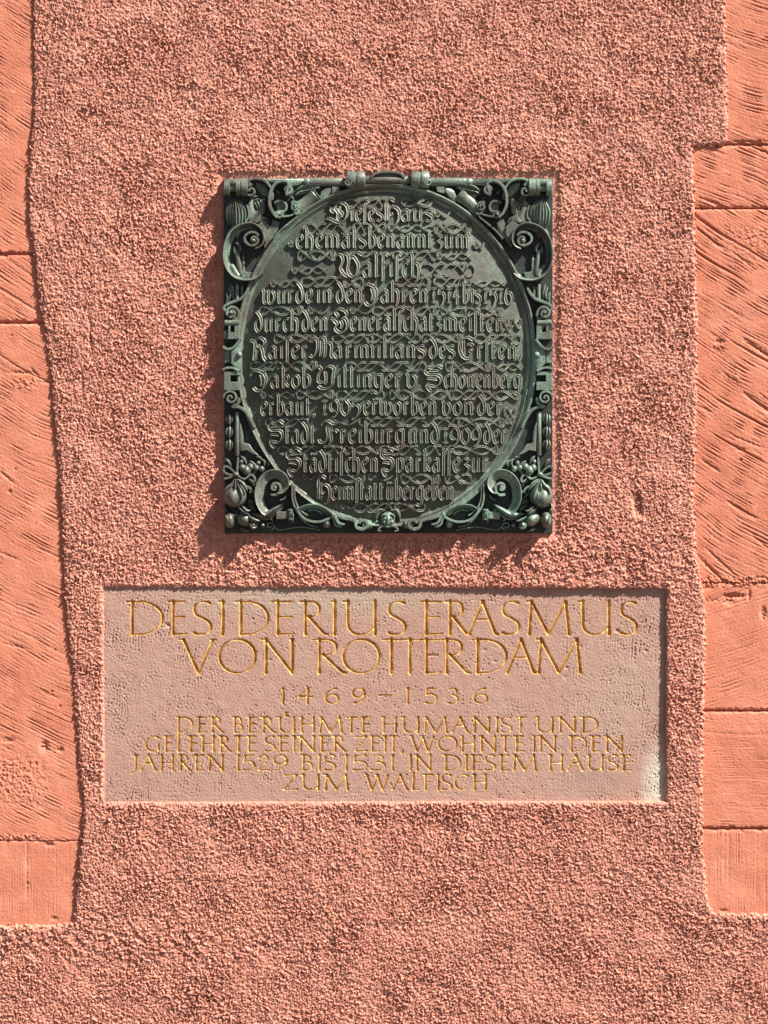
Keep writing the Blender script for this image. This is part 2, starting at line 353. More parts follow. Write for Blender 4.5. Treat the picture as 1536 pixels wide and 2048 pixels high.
# glyphs: width and strokes in cap heights, y up
SRF = .07
CAP = {
 'D': (.86, [[(.16, 1), (.16, 0)], [(.02, .985), (.16, .99)], [(.16, .99)] + arc(.34, .5, .52, .49, 82, -82, 18) + [(.16, .005)]]),
 'E': (.52, [[(.14, 1), (.14, 0)], [(0, .985), (.14, .985), (.48, .985)], [(.14, .53), (.45, .53)], [(.14, .01), (.52, .02)]]),
 'S': (.50, [[(.46, .95), (.36, .99), (.22, .985), (.07, .90), (.03, .74), (.10, .59), (.28, .49), (.44, .37), (.50, .23), (.43, .07), (.28, .005), (.12, .01), (.02, .05)]]),
 'I': (.16, [[(.13, 1), (.12, 0)], [(0, .985), (.13, .98)]]),
 'R': (.66, [[(.14, 1), (.14, 0)], [(0, .985), (.14, .99)], [(.14, .99), (.30, .985)] + arc(.30, .765, .19, .22, 80, -80, 10) + [(.14, .52)], [(.22, .54), (.44, .24), (.60, .02), (.68, .0)]]),
 'U': (.90, [[(.12, 1), (.12, .42), (.15, .18), (.28, .03), (.46, 0), (.64, .06), (.78, .22)], [(.80, 1), (.80, 0)], [(0, .985), (.12, .98)]]),
 'A': (.82, [[(.42, 1), (.02, 0)], [(.42, 1), (.78, .02), (.84, 0)], [(.20, .46), (.62, .46)]]),
 'M': (1.16, [[(.12, 1), (.06, 0)], [(.12, 1), (.56, .03)], [(.56, .0), (1.02, 1)], [(1.02, 1), (1.11, 0)], [(0, .99), (.12, .99)]]),
 'V': (.92, [[(.12, .99), (.50, 0)], [(.50, 0), (.86, .98)], [(0, .985), (.12, .985)], [(.80, .985), (.94, .99)]]),
 'O': (1.0, [arc(.5, .5, .48, .5, 90, 450, 28)]),
 'N': (.92, [[(.14, 1), (.14, 0)], [(.14, 1), (.82, 0)], [(.82, 1), (.82, 0)], [(0, .99), (.14, .99)], [(.76, .99), (.86, .99)]]),
 'T': (.54, [[(.27, 1), (.27, 0)], [(0, .97), (.06, .99), (.50, .985), (.56, 1)]]),
 'B': (.56, [[(.14, 1), (.14, 0)], [(0, .985), (.14, .99)], [(.14, .99), (.26, .985)] + arc(.28, .77, .16, .21, 80, -80, 8) + [(.16, .55)], [(.16, .55), (.30, .53)] + arc(.30, .27, .22, .26, 80, -82, 8) + [(.14, .01)]]),
 'H': (.80, [[(.12, 1), (.12, 0)], [(.70, 1), (.70, 0)], [(.12, .52), (.70, .52)], [(0, .985), (.12, .985)]]),
 'G': (.84, [[(.74, .90), (.60, .98), (.42, .985), (.20, .86), (.06, .62), (.05, .40), (.14, .16), (.34, .02), (.56, .02), (.74, .08)], [(.74, .42), (.74, .08)]]),
 'L': (.48, [[(.14, 1.12), (.12, 0)], [(.12, .01), (.46, .02)], [(.06, 1.10), (.14, 1.12)]]),
 'Z': (.68, [[(.06, .97), (.64, .98)], [(.64, .98), (.04, .01)], [(.04, .01), (.68, .03)]]),
 'W': (1.28, [[(.10, .99), (.36, 0)], [(.36, 0), (.68, .98)], [(.66, .98), (.94, 0)], [(.94, 0), (1.22, .98)], [(0, .985), (.10, .985)], [(.58, .985), (.66, .985)]]),
 'J': (.30, [[(.22, 1), (.22, .1), (.12, -.12), (-.02, -.2)], [(.06, .985), (.22, .985)]]),
 'C': (.78, [[(.72, .90), (.58, .98), (.42, .985), (.20, .86), (.06, .62), (.05, .40), (.14, .16), (.34, .02), (.56, .02), (.74, .10)]]),
 'F': (.50, [[(.14, 1), (.14, 0)], [(0, .985), (.14, .985), (.50, .985)], [(.14, .52), (.44, .52)]]),
 'K': (.66, [[(.14, 1), (.14, 0)], [(.60, 1), (.16, .5)], [(.24, .56), (.64, 0)]]),
 '1': (.20, [[(.14, 1.0), (.14, 0)], [(.02, .96), (.14, .99)]]),
 '4': (.80, [[(.58, 1), (.52, 0)], [(.58, 1), (.02, .44)], [(.02, .44), (.80, .44)]]),
 '6': (.80, [[(.66, .98), (.40, .92), (.14, .70), (.05, .40), (.12, .14), (.36, .01), (.62, .06), (.76, .28), (.68, .50), (.46, .60), (.22, .52), (.10, .40)]]),
 '9': (.80, [[(.14, .02), (.40, .06), (.64, .28), (.75, .58), (.70, .84), (.50, .99), (.24, .96), (.08, .76), (.12, .52), (.32, .41), (.56, .46), (.72, .62)]]),
 '-': (.70, [[(.0, .52), (.70, .54)]]),
 '5': (.68, [[(.62, .99), (.16, .97)], [(.16, .97), (.12, .56)], [(.12, .56), (.36, .62), (.60, .50), (.66, .28), (.54, .07), (.30, 0), (.06, .05)]]),
 '3': (.62, [[(.08, .92), (.30, .99), (.50, .88), (.46, .68), (.24, .56)], [(.24, .56), (.48, .50), (.60, .28), (.48, .06), (.24, 0), (.0, .04)]]),
 '2': (.62, [[(.06, .84), (.20, .98), (.42, .97), (.52, .80), (.46, .58), (.04, .01)], [(.04, .01), (.62, .03)]]),
 ',': (.12, [[(.06, .06), (.0, -.14)]]),
}
CAP['Ü'] = (CAP['U'][0], CAP['U'][1] + [[(.40, 1.34), (.40, 1.06), (.56, 1.06)], [(.40, 1.24), (.50, 1.26)]])
CURVED = set('DSRUOGCBJ69532Ü')
def cap_letters():
    L = []
    def put(ch, x0, x1, yt, yb, nib, kmin):
        wd, st = CAP[ch]; H = yb-yt; sx = (x1-x0)/wd if wd > .2 else H
        strokes = []
        for s in st:
            if ch in CURVED and len(s) > 4: p = catmull(s, 4)
            else: p = np.array(s, float)
            p = np.stack([x0+p[:, 0]*sx, yb-p[:, 1]*H], -1)
            # resample for the flare
            q = [p[0]]
            for a, b in zip(p[:-1], p[1:]):
                n = max(1, int(np.hypot(*(b-a))/6))
                for k in range(1, n+1): q.append(a+(b-a)*k/n)
            p = np.array(q); d = np.gradient(p, axis=0); d /= np.maximum(np.hypot(d[:, 0], d[:, 1]), 1e-6)[:, None]
            na = math.radians(22); cr = np.abs(d[:, 0]*(-math.sin(na)) - d[:, 1]*math.cos(na))
            hw = kmin + nib*cr
            l = np.concatenate([[0], np.cumsum(np.hypot(*np.diff(p, axis=0).T))]); tot = max(l[-1], 1)
            if tot > H*.6:
                hw *= .92 + .30*(np.abs(l/tot-.5)*2)**4
            strokes.append((p, hw))
        L.append((ch, strokes))
    row1 = [('D', 250, 325), ('E', 336, 373), ('S', 386, 422), ('I', 437, 447), ('D', 469, 536), ('E', 543, 589), ('R', 599, 653), ('I', 661, 671), ('U', 686, 758), ('S', 776, 811),
            ('E', 841, 884), ('R', 890, 938), ('A', 936, 994), ('S', 1004, 1039), ('M', 1054, 1142), ('U', 1157, 1226), ('S', 1241, 1274)]
    for c, a, b in row1: put(c, a, b, 1203, 1269, 2.35, 1.15)
    row2 = [('V', 357, 430), ('O', 437, 512), ('N', 521, 592), ('R', 625, 690), ('O', 685, 760), ('T', 764, 801), ('T', 797, 843), ('E', 843, 881), ('R', 882, 938), ('D', 942, 1013), ('A', 1013, 1071), ('M', 1073, 1165)]
    for c, a, b in row2: put(c, a, b, 1279, 1346, 2.35, 1.15)
    row3 = [('1', 562, 570), ('4', 596, 624), ('6', 649, 678), ('9', 703, 731), ('-', 759, 782), ('1', 812, 820), ('5', 849, 874), ('3', 896, 917), ('6', 947, 976)]
    for c, a, b in row3: put(c, a, b, 1377, 1407, 1.5, 1.15)
    def word(txt, x0, x1, yt, yb):
        H = yb-yt; gap = .17; tot = sum(CAP[c][0] for c in txt) + gap*(len(txt)-1); k = (x1-x0)/tot; x = x0
        for c in txt:
            wd = CAP[c][0]*k; put(c, x, x+wd, yt, yb, 1.45, .95) if CAP[c][0] > .2 else put(c, x+wd*.3, x+wd, yt, yb, 1.45, .95); x += wd + gap*k
    for t_, a, b in (('DER', 351, 446), ('BERÜHMTE', 464, 742), ('HUMANIST', 763, 1053), ('UND', 1072, 1196)): word(t_, a, b, 1435, 1465)
    for t_, a, b in (('GELEHRTE', 290, 512), ('SEINER', 530, 691), ('ZEIT', 709, 797), ('WOHNTE', 820, 1048), ('IN', 1063, 1115), ('DEN', 1137, 1248)): word(t_, a, b, 1473, 1503)
    word(',', 803, 806, 1473, 1503)
    for t_, a, b in (('JAHREN', 263, 449), ('1529', 470, 575), ('BIS', 601, 671), ('1531', 686, 788), ('IN', 816, 865), ('DIESEM', 885, 1074), ('HAUSE', 1097, 1263)): word(t_, a, b, 1511, 1541)
    for t_, a, b in (('ZUM', 566, 698), ('WALFISCH', 730, 975)): word(t_, a, b, 1550, 1580)
    return L
def tablet():
    r = root('stone_tablet', 770, 1603, 'wide pinkish grey sandstone tablet with gilded capitals, let into the plaster below the bronze', 'plaque', z=-14)
    stp = 1.35
    xs = np.arange(198, 1343, stp); ys = np.arange(1166, 1613, stp); X, Y = np.meshgrid(xs, ys); ny, nx = X.shape
    SD = np.full(X.shape, -9.0); ID = np.full(X.shape, -1)
    L = cap_letters()
    for k, (ch, strokes) in enumerate(L):
        for p, hw in strokes:
            m = 6; x0, x1 = p[:, 0].min()-m, p[:, 0].max()+m; y0, y1 = p[:, 1].min()-m, p[:, 1].max()+m
            i0, i1 = np.searchsorted(xs, [x0, x1]); j0, j1 = np.searchsorted(ys, [y0, y1])
            sx = X[j0:j1, i0:i1]; sy = Y[j0:j1, i0:i1]
            if sx.size == 0: continue
            best = np.full(sx.shape, -9.0)
            for q in range(len(p)-1):
                a, b = p[q], p[q+1]; e = b-a; LL = (e**2).sum()+1e-9
                tt = np.clip(((sx-a[0])*e[0]+(sy-a[1])*e[1])/LL, 0, 1)
                dd = hw[q]*(1-tt)+hw[q+1]*tt - np.hypot(sx-a[0]-tt*e[0], sy-a[1]-tt*e[1]); best = np.maximum(best, dd)
            sub = SD[j0:j1, i0:i1]; up = best > sub; sub[up] = best[up]; ID[j0:j1, i0:i1][up] = k
    # tooled surface: short, dotted, nearly upright chisel lines
    ang = .20; u = Y - ang*X; v = X + ang*Y + 3*samp(T90, X*.5, Y*.5)
    t1 = samp(TLS, u+40, v*1.05); t2 = samp(T6b, X*.85+9, Y*.85); t3 = samp(T6, v*.95+33, u*.75)
    hm = np.clip(.7+.5*samp(T90, X*.8+70, Y*.8+50), .1, 1.6)
    vert = np.clip((520-X)/260, 0, 1) + np.clip((X-1150)/120, 0, 1) + .35
    h = -.55*(vert+.3)*hm*np.maximum(t1+t3*.6-.4, 0) + .11*t2 - 1.2*np.maximum(samp(T6b, X*.95+100, Y*.85+33)-1.25, 0)*(.4+hm) + .10*samp(T30, X*.8, Y*.8)
    hh = samp(T6b, X*.10+7, Y*.8+77); h -= .25*np.maximum(hh-.2, 0)*np.exp(-((Y-1192)/16)**2) + .2*np.maximum(hh, 0)*np.exp(-((Y-1590)/10)**2)
    for (cx, cy, a, q) in ((335, 1251, -3, 5), (1293, 1302, -3, 3.2), (1134, 1336, -2.5, 3), (1235, 1262, -4, 4), (990, 1323, -2.2, 3), (1130, 1354, -2, 3), (970, 1300, -1.5, 4), (540, 1320, -2, 3)):
        h += a*np.exp(-((X-cx)/q)**2-((Y-cy)/(q*.8))**2)
    tilt = -3.6 - 1.9*np.clip((X-300)/1030, 0, 1)
    h *= np.clip(-SD/1.5+.2, 0.2, 1)
    Zt = tilt + h
    dep = np.clip(SD, 0, 6)*1.75; Zt = Zt - dep
    gy, gx = np.gradient(SD, stp); gn = gx**2+gy**2
    near = (np.abs(SD) < stp*.62) & (gn > .3)
    XX = np.where(near, X - SD*gx/np.maximum(gn, .3), X); YY = np.where(near, Y - SD*gy/np.maximum(gn, .3), Y)
    SDn = np.where(near, 0, SD)
    V = np.stack([XX, YY, Zt], -1).reshape(-1, 3)
    cs = (SDn[:-1, :-1]+SDn[1:, :-1]+SDn[:-1, 1:]+SDn[1:, 1:])/4
    cell = cs > 0.02
    Ffull = gridfaces(ny, nx)
    idc = np.maximum.reduce([ID[:-1, :-1], ID[1:, :-1], ID[:-1, 1:], ID[1:, 1:]]).ravel(); cf = cell.ravel()
    v_, f_ = compact(V, Ffull[~cf]); build('tablet_face', v_, f_, M_TB, r)
    # body of the slab behind the dressed face
    x0, x1, y0, y1 = 198, 1341.5, 1166, 1611.5; z0, z1 = -45, -16
    bv = [(x0, y0, z0), (x1, y0, z0), (x1, y1, z0), (x0, y1, z0), (x0, y0, z1), (x1, y0, z1), (x1, y1, z1), (x0, y1, z1)]
    build('tablet_body', bv, [(0, 1, 2, 3), (4, 7, 6, 5), (0, 4, 5, 1), (1, 5, 6, 2), (2, 6, 7, 3), (3, 7, 4, 0)], M_TB, r, smooth=False)
    for k, (ch, _) in enumerate(L):
        sel = cf & (idc == k)
        if sel.sum() < 3: continue
        v_, f_ = compact(V, Ffull[sel]); build('gilded_letter', v_, f_, M_GO, r)
tablet()

# ------------------------------------------------------------------ bronze plaque
BP = root('bronze_plaque', 776, 1067, 'square green patinated bronze plaque with oval blackletter inscription framed by strapwork and fruit', 'plaque', z=0)
CX, CY, RA, RB = 770.0, 712.0, 284.0, 327.0
ZE, ZD = 5.5, 43.0              # field level at its edge and height of its bulge
def zfield(x, y):
    r2 = ((x-CX)/RA)**2 + ((y-CY)/RB)**2
    return ZE + ZD*np.clip(1-r2, -.03, 1)**1.0
def sweep(path, prof, z=None, ws=None, hs=None, closed=False, zfun=None, cap=True):
    """path (n,2); prof [(offset, height)]"""
    p = np.asarray(path, float); n = len(p)
    if closed: d = np.roll(p, -1, 0)-np.roll(p, 1, 0)
    else: d = np.gradient(p, axis=0)
    d /= np.maximum(np.hypot(d[:, 0], d[:, 1]), 1e-6)[:, None]; nr = np.stack([-d[:, 1], d[:, 0]], -1)
    ws = np.ones(n) if ws is None else np.asarray(ws, float)*np.ones(n); hs = np.ones(n) if hs is None else np.asarray(hs, float)*np.ones(n)
    z = np.zeros(n) if z is None else np.asarray(z, float)*np.ones(n)
    V = []; m = len(prof)
    for i in range(n):
        for (o, h) in prof:
            x, y = p[i] + nr[i]*o*ws[i]; zz = z[i] + h*hs[i]
            if zfun is not None: zz += float(zfun(p[i][0], p[i][1]))
            V.append((x, y, zz))
    F = []
    for i in range(n if closed else n-1):
        a = i*m; b = ((i+1) % n)*m
        for j in range(m-1): F.append((a+j, a+j+1, b+j+1, b+j))
    if cap and not closed:
        F.append(tuple(range(m))[::-1]); F.append(tuple(range((n-1)*m, n*m)))
    return V, F
LP = [(-1.05, -.35), (-.97, .90), (-.72, 1.0), (.0, .66), (.72, 1.0), (.97, .90), (1.05, -.35)]

# --- field and plate
def field():
    nr, na = 60, 160; V = [(CX, CY, ZE+ZD)]; F = []
    for i in range(1, nr+1):
        r = 1.012*(i/nr)**.8
        for j in range(na):
            a = 2*math.pi*j/na; x = CX+RA*r*math.cos(a); y = CY+RB*r*math.sin(a); V.append((x, y, float(zfield(x, y))))
    for j in range(na): F.append((0, 1+(j+1) % na, 1+j))
    for i in range(nr-1):
        a = 1+i*na; b = a+na
        for j in range(na): k = (j+1) % na; F.append((a+j, a+k, b+k, b+j))
    build('inscription_field', V, F, M_FIELD, BP)
field()
def slab(poly, z0, z1, bev=1.2):
    P = np.array(poly, float); c = P.mean(0); n = len(P)
    d = np.roll(P, -1, 0)-np.roll(P, 1, 0); d /= np.maximum(np.hypot(d[:, 0], d[:, 1]), 1e-6)[:, None]
    nrm = np.stack([-d[:, 1], d[:, 0]], -1); area = .5*np.sum(P[:, 0]*np.roll(P[:, 1], -1)-np.roll(P[:, 0], -1)*P[:, 1])
    if area < 0: nrm = -nrm
    Q = P + nrm*bev
    V = [(x, y, z0) for x, y in P] + [(x, y, z1-bev*.8) for x, y in P] + [(x, y, z1) for x, y in Q]
    F = [tuple(range(2*n, 3*n))]
    for k in (0, n):
        for i in range(n): j = (i+1) % n; F.append((k+i, k+j, k+n+j, k+n+i))
    return V, F
pl = [(447, 358), (1105, 357), (1104.5, 1066), (450, 1067)]
build('back_plate', *slab(pl, -14, 3.6, 1.2), M_BACK, BP, smooth=False)
rim_in = .998
def rim():
    prof = [(-2, 3.5), (0, 5.6), (3, 7.6), (6, 9.8), (9.5, 13.6), (12, 17.2), (14, 18.4), (16.0, 17.8), (17.0, 15.0), (17.5, 3)]
    na = 200; pts = []; ws = []
    for j in range(na):
        a = 2*math.pi*j/na; x, y = CX+RA*math.cos(a), CY+RB*math.sin(a); pts.append((x, y))
        # narrow at the lower left and at the foot, broad at the lower right
        ll = max(0, math.cos(a-math.radians(135)))**2; lr = max(0, math.cos(a-math.radians(38)))**3
        ws.append(1.0 - .28*ll + .25*lr)
    V, F = sweep(pts, [(-o, h) for o, h in prof], ws=ws, closed=True)
    build('oval_rim', V, F, M_FRAME, BP)
    q = [(CX+(RA+5.5)*math.cos(2*math.pi*j/na), CY+(RB+5.5)*math.sin(2*math.pi*j/na)) for j in range(na)]
    build('rim_fillet', *sweep(q, [(-1.5, 6), (-1.3, 11.6), (-.6, 12.6), (.5, 12.4), (1.2, 11), (1.4, 6)], closed=True), M_FRAME, BP)
rim()

# --- blackletter, strokes in x-heights (y up); 'c' curved, 's' straight
def mn(x, top=1.0, bot=0.0): return ([(x-.14, top-.16), (x-.02, top-.02), (x, top-.16), (x, bot+.18), (x+.03, bot+.04), (x+.15, bot+.12)], 's')
def arch(x, x2, bot=0.0): return ([(x+.02, .80), (x+.16, .98), (x2-.05, .90), (x2, .76), (x2, bot+.18), (x2+.03, bot+.04), (x2+.15, bot+.12)], 's')
BL = {
 'i': (.34, [mn(.17)]),
 'n': (.66, [mn(.15), arch(.15, .47)]),
 'm': (.98, [mn(.15), arch(.15, .47), arch(.47, .79)]),
 'u': (.66, [mn(.15), ([(.15, .16), (.24, .02), (.36, .08), (.47, .22)], 's'), mn(.47)]),
 'r': (.50, [mn(.15), ([(.17, .80), (.28, .98), (.36, .88), (.46, .98)], 's')]),
 'e': (.52, [([(.44, .16), (.32, .01), (.20, .06), (.11, .26), (.10, .66), (.20, .92), (.32, 1.0), (.42, .84), (.36, .62), (.14, .46)], 'c')]),
 'a': (.60, [([(.12, .78), (.22, .98), (.34, .92), (.42, .80), (.42, .18), (.46, .04), (.57, .12)], 's'), ([(.42, .56), (.26, .62), (.11, .44), (.10, .22), (.20, .02), (.32, .06), (.42, .22)], 'c')]),
 'c': (.46, [([(.42, .90), (.30, .98), (.14, .82), (.10, .5), (.14, .18), (.26, .01), (.42, .14)], 'c')]),
 't': (.42, [([(.16, 1.32), (.15, 1.1), (.15, .18), (.20, .02), (.36, .12)], 's'), ([(.0, .93), (.38, .96)], 's')]),
 'o': (.58, [([(.28, 1.0), (.12, .78), (.10, .26), (.28, .0), (.46, .24), (.47, .74), (.28, 1.0)], 'c')]),
 'l': (.36, [([(.04, 1.62), (.15, 1.52), (.15, .18), (.20, .02), (.33, .12)], 's')]),
 'b': (.58, [([(.02, 1.62), (.14, 1.5), (.14, .18), (.28, .0), (.46, .22), (.47, .70), (.34, .98), (.16, .80)], 's')]),
 'h': (.62, [([(.02, 1.62), (.14, 1.5), (.14, .18), (.17, .03), (.27, .10)], 's'), ([(.16, .80), (.30, .98), (.45, .78), (.48, .30), (.42, -.12), (.28, -.32)], 'c')]),
 'd': (.60, [([(.12, 1.58), (.26, 1.40), (.42, 1.05), (.49, .60), (.45, .22), (.27, .0), (.11, .24), (.11, .70), (.26, .98)], 'c')]),
 's': (.50, [([(.44, .92), (.30, 1.0), (.10, .84), (.14, .66), (.40, .44), (.44, .18), (.26, .0), (.06, .14)], 's')]),
 'ſ': (.34, [([(.40, 1.42), (.28, 1.62), (.16, 1.45), (.14, 1.1), (.14, .1), (.12, -.34)], 'c')]),
 'f': (.38, [([(.42, 1.42), (.28, 1.62), (.16, 1.45), (.14, 1.1), (.14, .1), (.12, -.34)], 'c'), ([(.0, .92), (.36, .96)], 's')]),
 'p': (.62, [([(.0, .86), (.14, .98), (.14, .5), (.14, -.50)], 's'), ([(.15, .80), (.32, .98), (.48, .72), (.47, .24), (.30, .0), (.15, .14)], 's')]),
 'g': (.60, [([(.44, .92), (.26, .99), (.10, .78), (.11, .26), (.26, .04), (.44, .24)], 'c'), ([(.38, 1.02), (.48, .90), (.47, .1), (.42, -.30), (.24, -.50), (.04, -.36)], 'c')]),
 'k': (.56, [([(.02, 1.62), (.14, 1.5), (.14, .18), (.17, .03), (.27, .10)], 's'), ([(.14, .60), (.30, .98), (.44, .82), (.34, .56), (.16, .52)], 's'), ([(.24, .52), (.38, .16), (.52, .10)], 's')]),
 'w': (.92, [([(.02, 1.10), (.13, .94), (.13, .18), (.26, .0), (.42, .16)], 's'), ([(.34, 1.04), (.43, .88), (.43, .16), (.60, -.02), (.78, .26), (.80, .72), (.64, 1.0)], 's')]),
 'v': (.62, [([(.02, 1.12), (.14, .94), (.14, .20), (.30, -.02), (.48, .24), (.50, .72), (.34, 1.0)], 's')]),
 'x': (.52, [mn(.20), ([(.22, .8), (.34, .98), (.46, .86)], 's'), ([(.06, .48), (.40, .50)], 's'), ([(.20, .10), (.10, -.2)], 's')]),
 'z': (.50, [([(.08, .92), (.24, .98), (.40, .82), (.18, .54), (.42, .36), (.34, .0), (.10, -.22), (.0, -.14)], 's')]),
 ',': (.24, [([(.12, .10), (.16, -.04), (.06, -.30)], 's')]),
 '.': (.20, [([(.10, .14), (.14, .0)], 's')]),
 # capitals
 'D': (1.35, [([(.30, 1.42), (.42, 1.56), (.78, 1.60), (1.14, 1.30), (1.22, .70), (1.06, .16), (.72, -.12), (.42, .02), (.12, .22), (-.10, .16)], 'c'), ([(.60, 1.44), (.46, 1.10), (.62, .72), (.60, .28), (.72, .10)], 'c'), ([(.26, 1.20), (.22, .92), (.42, .74)], 'c'), ([(.80, 1.3), (.72, .9), (.90, .62), (.84, .30)], 'c')]),
 'H': (1.15, [([(.10, -.05), (.14, .8), (.12, 1.5), (.40, 1.86), (.70, 1.66)], 'c'), ([(.30, -.02), (.28, .9), (.34, 1.4)], 'c'), ([(.34, 1.0), (.60, 1.18), (.92, .96), (1.0, .40), (.82, -.20), (.50, -.40)], 'c'), ([(.42, .66), (.52, .5), (.64, .62)], 'c')]),
 'W': (1.75, [([(.06, 1.40), (.22, 1.56), (.42, 1.46), (.50, 1.10), (.36, .60), (.62, .14), (.82, .04)], 'c'), ([(.50, 1.60), (.78, 1.54), (.86, 1.10), (.80, .5), (.96, .10), (1.2, .04), (1.40, .30), (1.46, .80), (1.30, 1.2), (1.1, 1.42), (1.0, 1.2)], 'c'), ([(.82, .04), (.5, .16), (.3, .1)], 'c'), ([(1.1, 1.44), (1.4, 1.70), (1.74, 1.50)], 'c')]),
 'J': (1.10, [([(-.10, .9), (.06, 1.30), (.38, 1.36), (.66, 1.20), (.84, 1.3)], 'c'), ([(.66, 1.20), (.80, .8), (.76, .30), (.56, -.16), (.26, -.20), (.08, .06)], 'c'), ([(.50, 1.14), (.60, .6), (.52, .10)], 'c')]),
 'G': (1.30, [([(.94, 1.52), (.64, 1.66), (.36, 1.44), (.52, 1.10), (.30, .88), (.06, .96)], 'c'), ([(.94, 1.50), (1.08, 1.30), (.98, 1.0), (.72, .92)], 'c'), ([(.20, .84), (.46, .50), (.34, .16), (.62, -.14), (.98, .02), (1.12, .44), (1.02, .86), (.84, 1.0)], 'c'), ([(.66, .80), (.78, .5), (.70, .14)], 'c')]),
 'K': (1.10, [([(-.14, 1.48), (.10, 1.40), (.22, 1.20), (.20, .5), (.16, -.04), (.40, .06)], 'c'), ([(.20, 1.36), (.50, 1.66), (.84, 1.44), (.80, 1.08), (.56, .96), (.40, 1.10)], 'c'), ([(.34, .80), (.60, .90), (.72, .5), (.78, .12), (.96, -.20)], 'c'), ([(.34, 1.2), (.34, .10)], 's')]),
 'M': (1.40, [([(.08, 1.20), (.14, 1.5), (.40, 1.50), (.48, 1.1), (.40, .5), (.20, .10), (.02, .22)], 'c'), ([(.44, 1.46), (.76, 1.66), (.92, 1.3), (.90, .3), (.80, -.04)], 'c'), ([(.70, 1.5), (.68, .6), (.60, .10)], 'c'), ([(.92, 1.10), (1.16, 1.20), (1.28, .9), (1.26, .2), (1.40, .04)], 'c')]),
 'E': (1.20, [([(.98, 1.42), (.62, 1.66), (.20, 1.40), (.10, .80), (.30, .14), (.66, -.06), (.92, .16)], 'c'), ([(.34, 1.50), (.36, .7), (.40, .14)], 'c'), ([(.56, 1.06), (.84, 1.12), (.96, .94)], 'c'), ([(.60, .50), (.74, .62), (.84, .48)], 'c')]),
 'V': (1.20, [([(.0, 1.50), (.22, 1.62), (.36, 1.40), (.24, 1.06), (.20, .5), (.44, .40), (.66, .56)], 'c'), ([(.50, 1.40), (.76, 1.66), (1.04, 1.50), (1.0, .9), (.96, .2), (.66, -.10), (.36, -.06), (.18, .14)], 'c'), ([(.56, 1.3), (.62, .8), (.60, .2)], 'c')]),
 'S': (1.25, [([(1.16, 1.48), (.86, 1.70), (.50, 1.52), (.22, 1.56), (.10, 1.22), (.34, .98), (.80, .98), (1.06, .74), (1.0, .34), (.72, .06), (.34, .14), (.06, -.06)], 'c'), ([(.96, 1.34), (.56, 1.30), (.30, 1.34)], 'c'), ([(.18, .70), (.56, .66), (.86, .60)], 'c'), ([(.34, .40), (.2, .1), (.44, -.30), (.6, -.22)], 'c')]),
 'F': (1.15, [([(.66, 1.60), (.50, 1.2), (.56, .6), (.42, .10), (.16, .06), (.06, .30)], 'c'), ([(.20, 1.30), (.34, 1.62), (.60, 1.66), (.86, 1.44), (1.12, 1.60)], 'c'), ([(.74, 1.50), (.70, .80), (.72, .2), (.56, -.20), (.3, -.3)], 'c'), ([(.74, .82), (.96, .98), (1.08, .8)], 'c')]),
 '1': (.50, [([(.02, .98), (.14, 1.08), (.38, 1.08), (.46, 1.16)], 's'), ([(.25, 1.06), (.25, .04)], 's'), ([(.08, .02), (.44, .04)], 's')]),
 '5': (.60, [([(.10, 1.06), (.52, 1.14)], 's'), ([(.14, 1.06), (.12, .66), (.36, .76), (.52, .50), (.46, .08), (.22, -.30), (.02, -.34)], 'c')]),
 '4': (.60, [([(.28, 1.12), (.08, .48), (.02, .42)], 's'), ([(.0, .42), (.60, .48)], 's'), ([(.34, .90), (.34, .02), (.30, -.14)], 's')]),
 '6': (.64, [([(.40, 1.40), (.18, 1.10), (.08, .60), (.12, .16), (.32, -.02), (.54, .20), (.54, .64), (.34, .86), (.18, .66)], 'c')]),
 '9': (.66, [([(.44, .34), (.22, .30), (.08, .56), (.16, .94), (.38, 1.16), (.56, .92), (.58, .4), (.40, -.10), (.16, -.24)], 'c')]),
 '0': (.66, [([(.34, 1.16), (.12, .90), (.08, .36), (.32, -.04), (.54, .22), (.58, .76), (.34, 1.16)], 'c')]),
}
BL['ä'] = (BL['a'][0], BL['a'][1] + [([(.18, 1.42), (.20, 1.20)], 's'), ([(.36, 1.42), (.38, 1.20)], 's')])
BL['ö'] = (BL['o'][0], BL['o'][1] + [([(.18, 1.42), (.20, 1.20)], 's'), ([(.36, 1.42), (.38, 1.20)], 's')])
BL['ü'] = (BL['u'][0], BL['u'][1] + [([(.20, 1.42), (.22, 1.20)], 's'), ([(.42, 1.42), (.44, 1.20)], 's')])
def stroke_mesh(pts, mode, nib=4.0, kmin=.85, h=5.2):
    p = np.array(pts, float)
    if mode == 'c': p = catmull(pts, 4)
    else:
        p = catmull(pts, 2) if len(pts) > 2 else np.array([p[0], (p[0]+p[1])/2, p[1]])
    d = np.gradient(p, axis=0); d /= np.maximum(np.hypot(d[:, 0], d[:, 1]), 1e-6)[:, None]
    a = math.radians(38); nx_, ny_ = math.cos(a), -math.sin(a)
    hw = kmin + nib*.5*np.abs(d[:, 0]*ny_ - d[:, 1]*nx_)
    hw[0] *= .45; hw[-1] *= .45
    n = len(p); hs = np.full(n, h*(1+.09*(rnd.random()-.5)))
    hs[0] *= .8; hs[-1] *= .8
    return sweep(p, LP, ws=hw, hs=hs, zfun=zfield)
def bl_word(txt, x0, x1, yt, yb):
    xh = yb-yt; gap = .015; tot = sum(BL[c][0] for c in txt) + gap*(len(txt)-1); k = (x1-x0)/tot; x = x0
    for c in txt:
        wd, st = BL[c]; parts = []
        for pts, mode in st:
            q = [(x+px*k, yb-py*xh) for px, py in pts]; big = wd > 1.0
            parts.append(stroke_mesh(q, mode, nib=5.6 if big else 4.7, kmin=1.05, h=9.0 if big else 8.4))
        V, F = join(parts); build('raised_letter', V, F, M_LET, BP, smooth=False); x += (wd+gap)*k
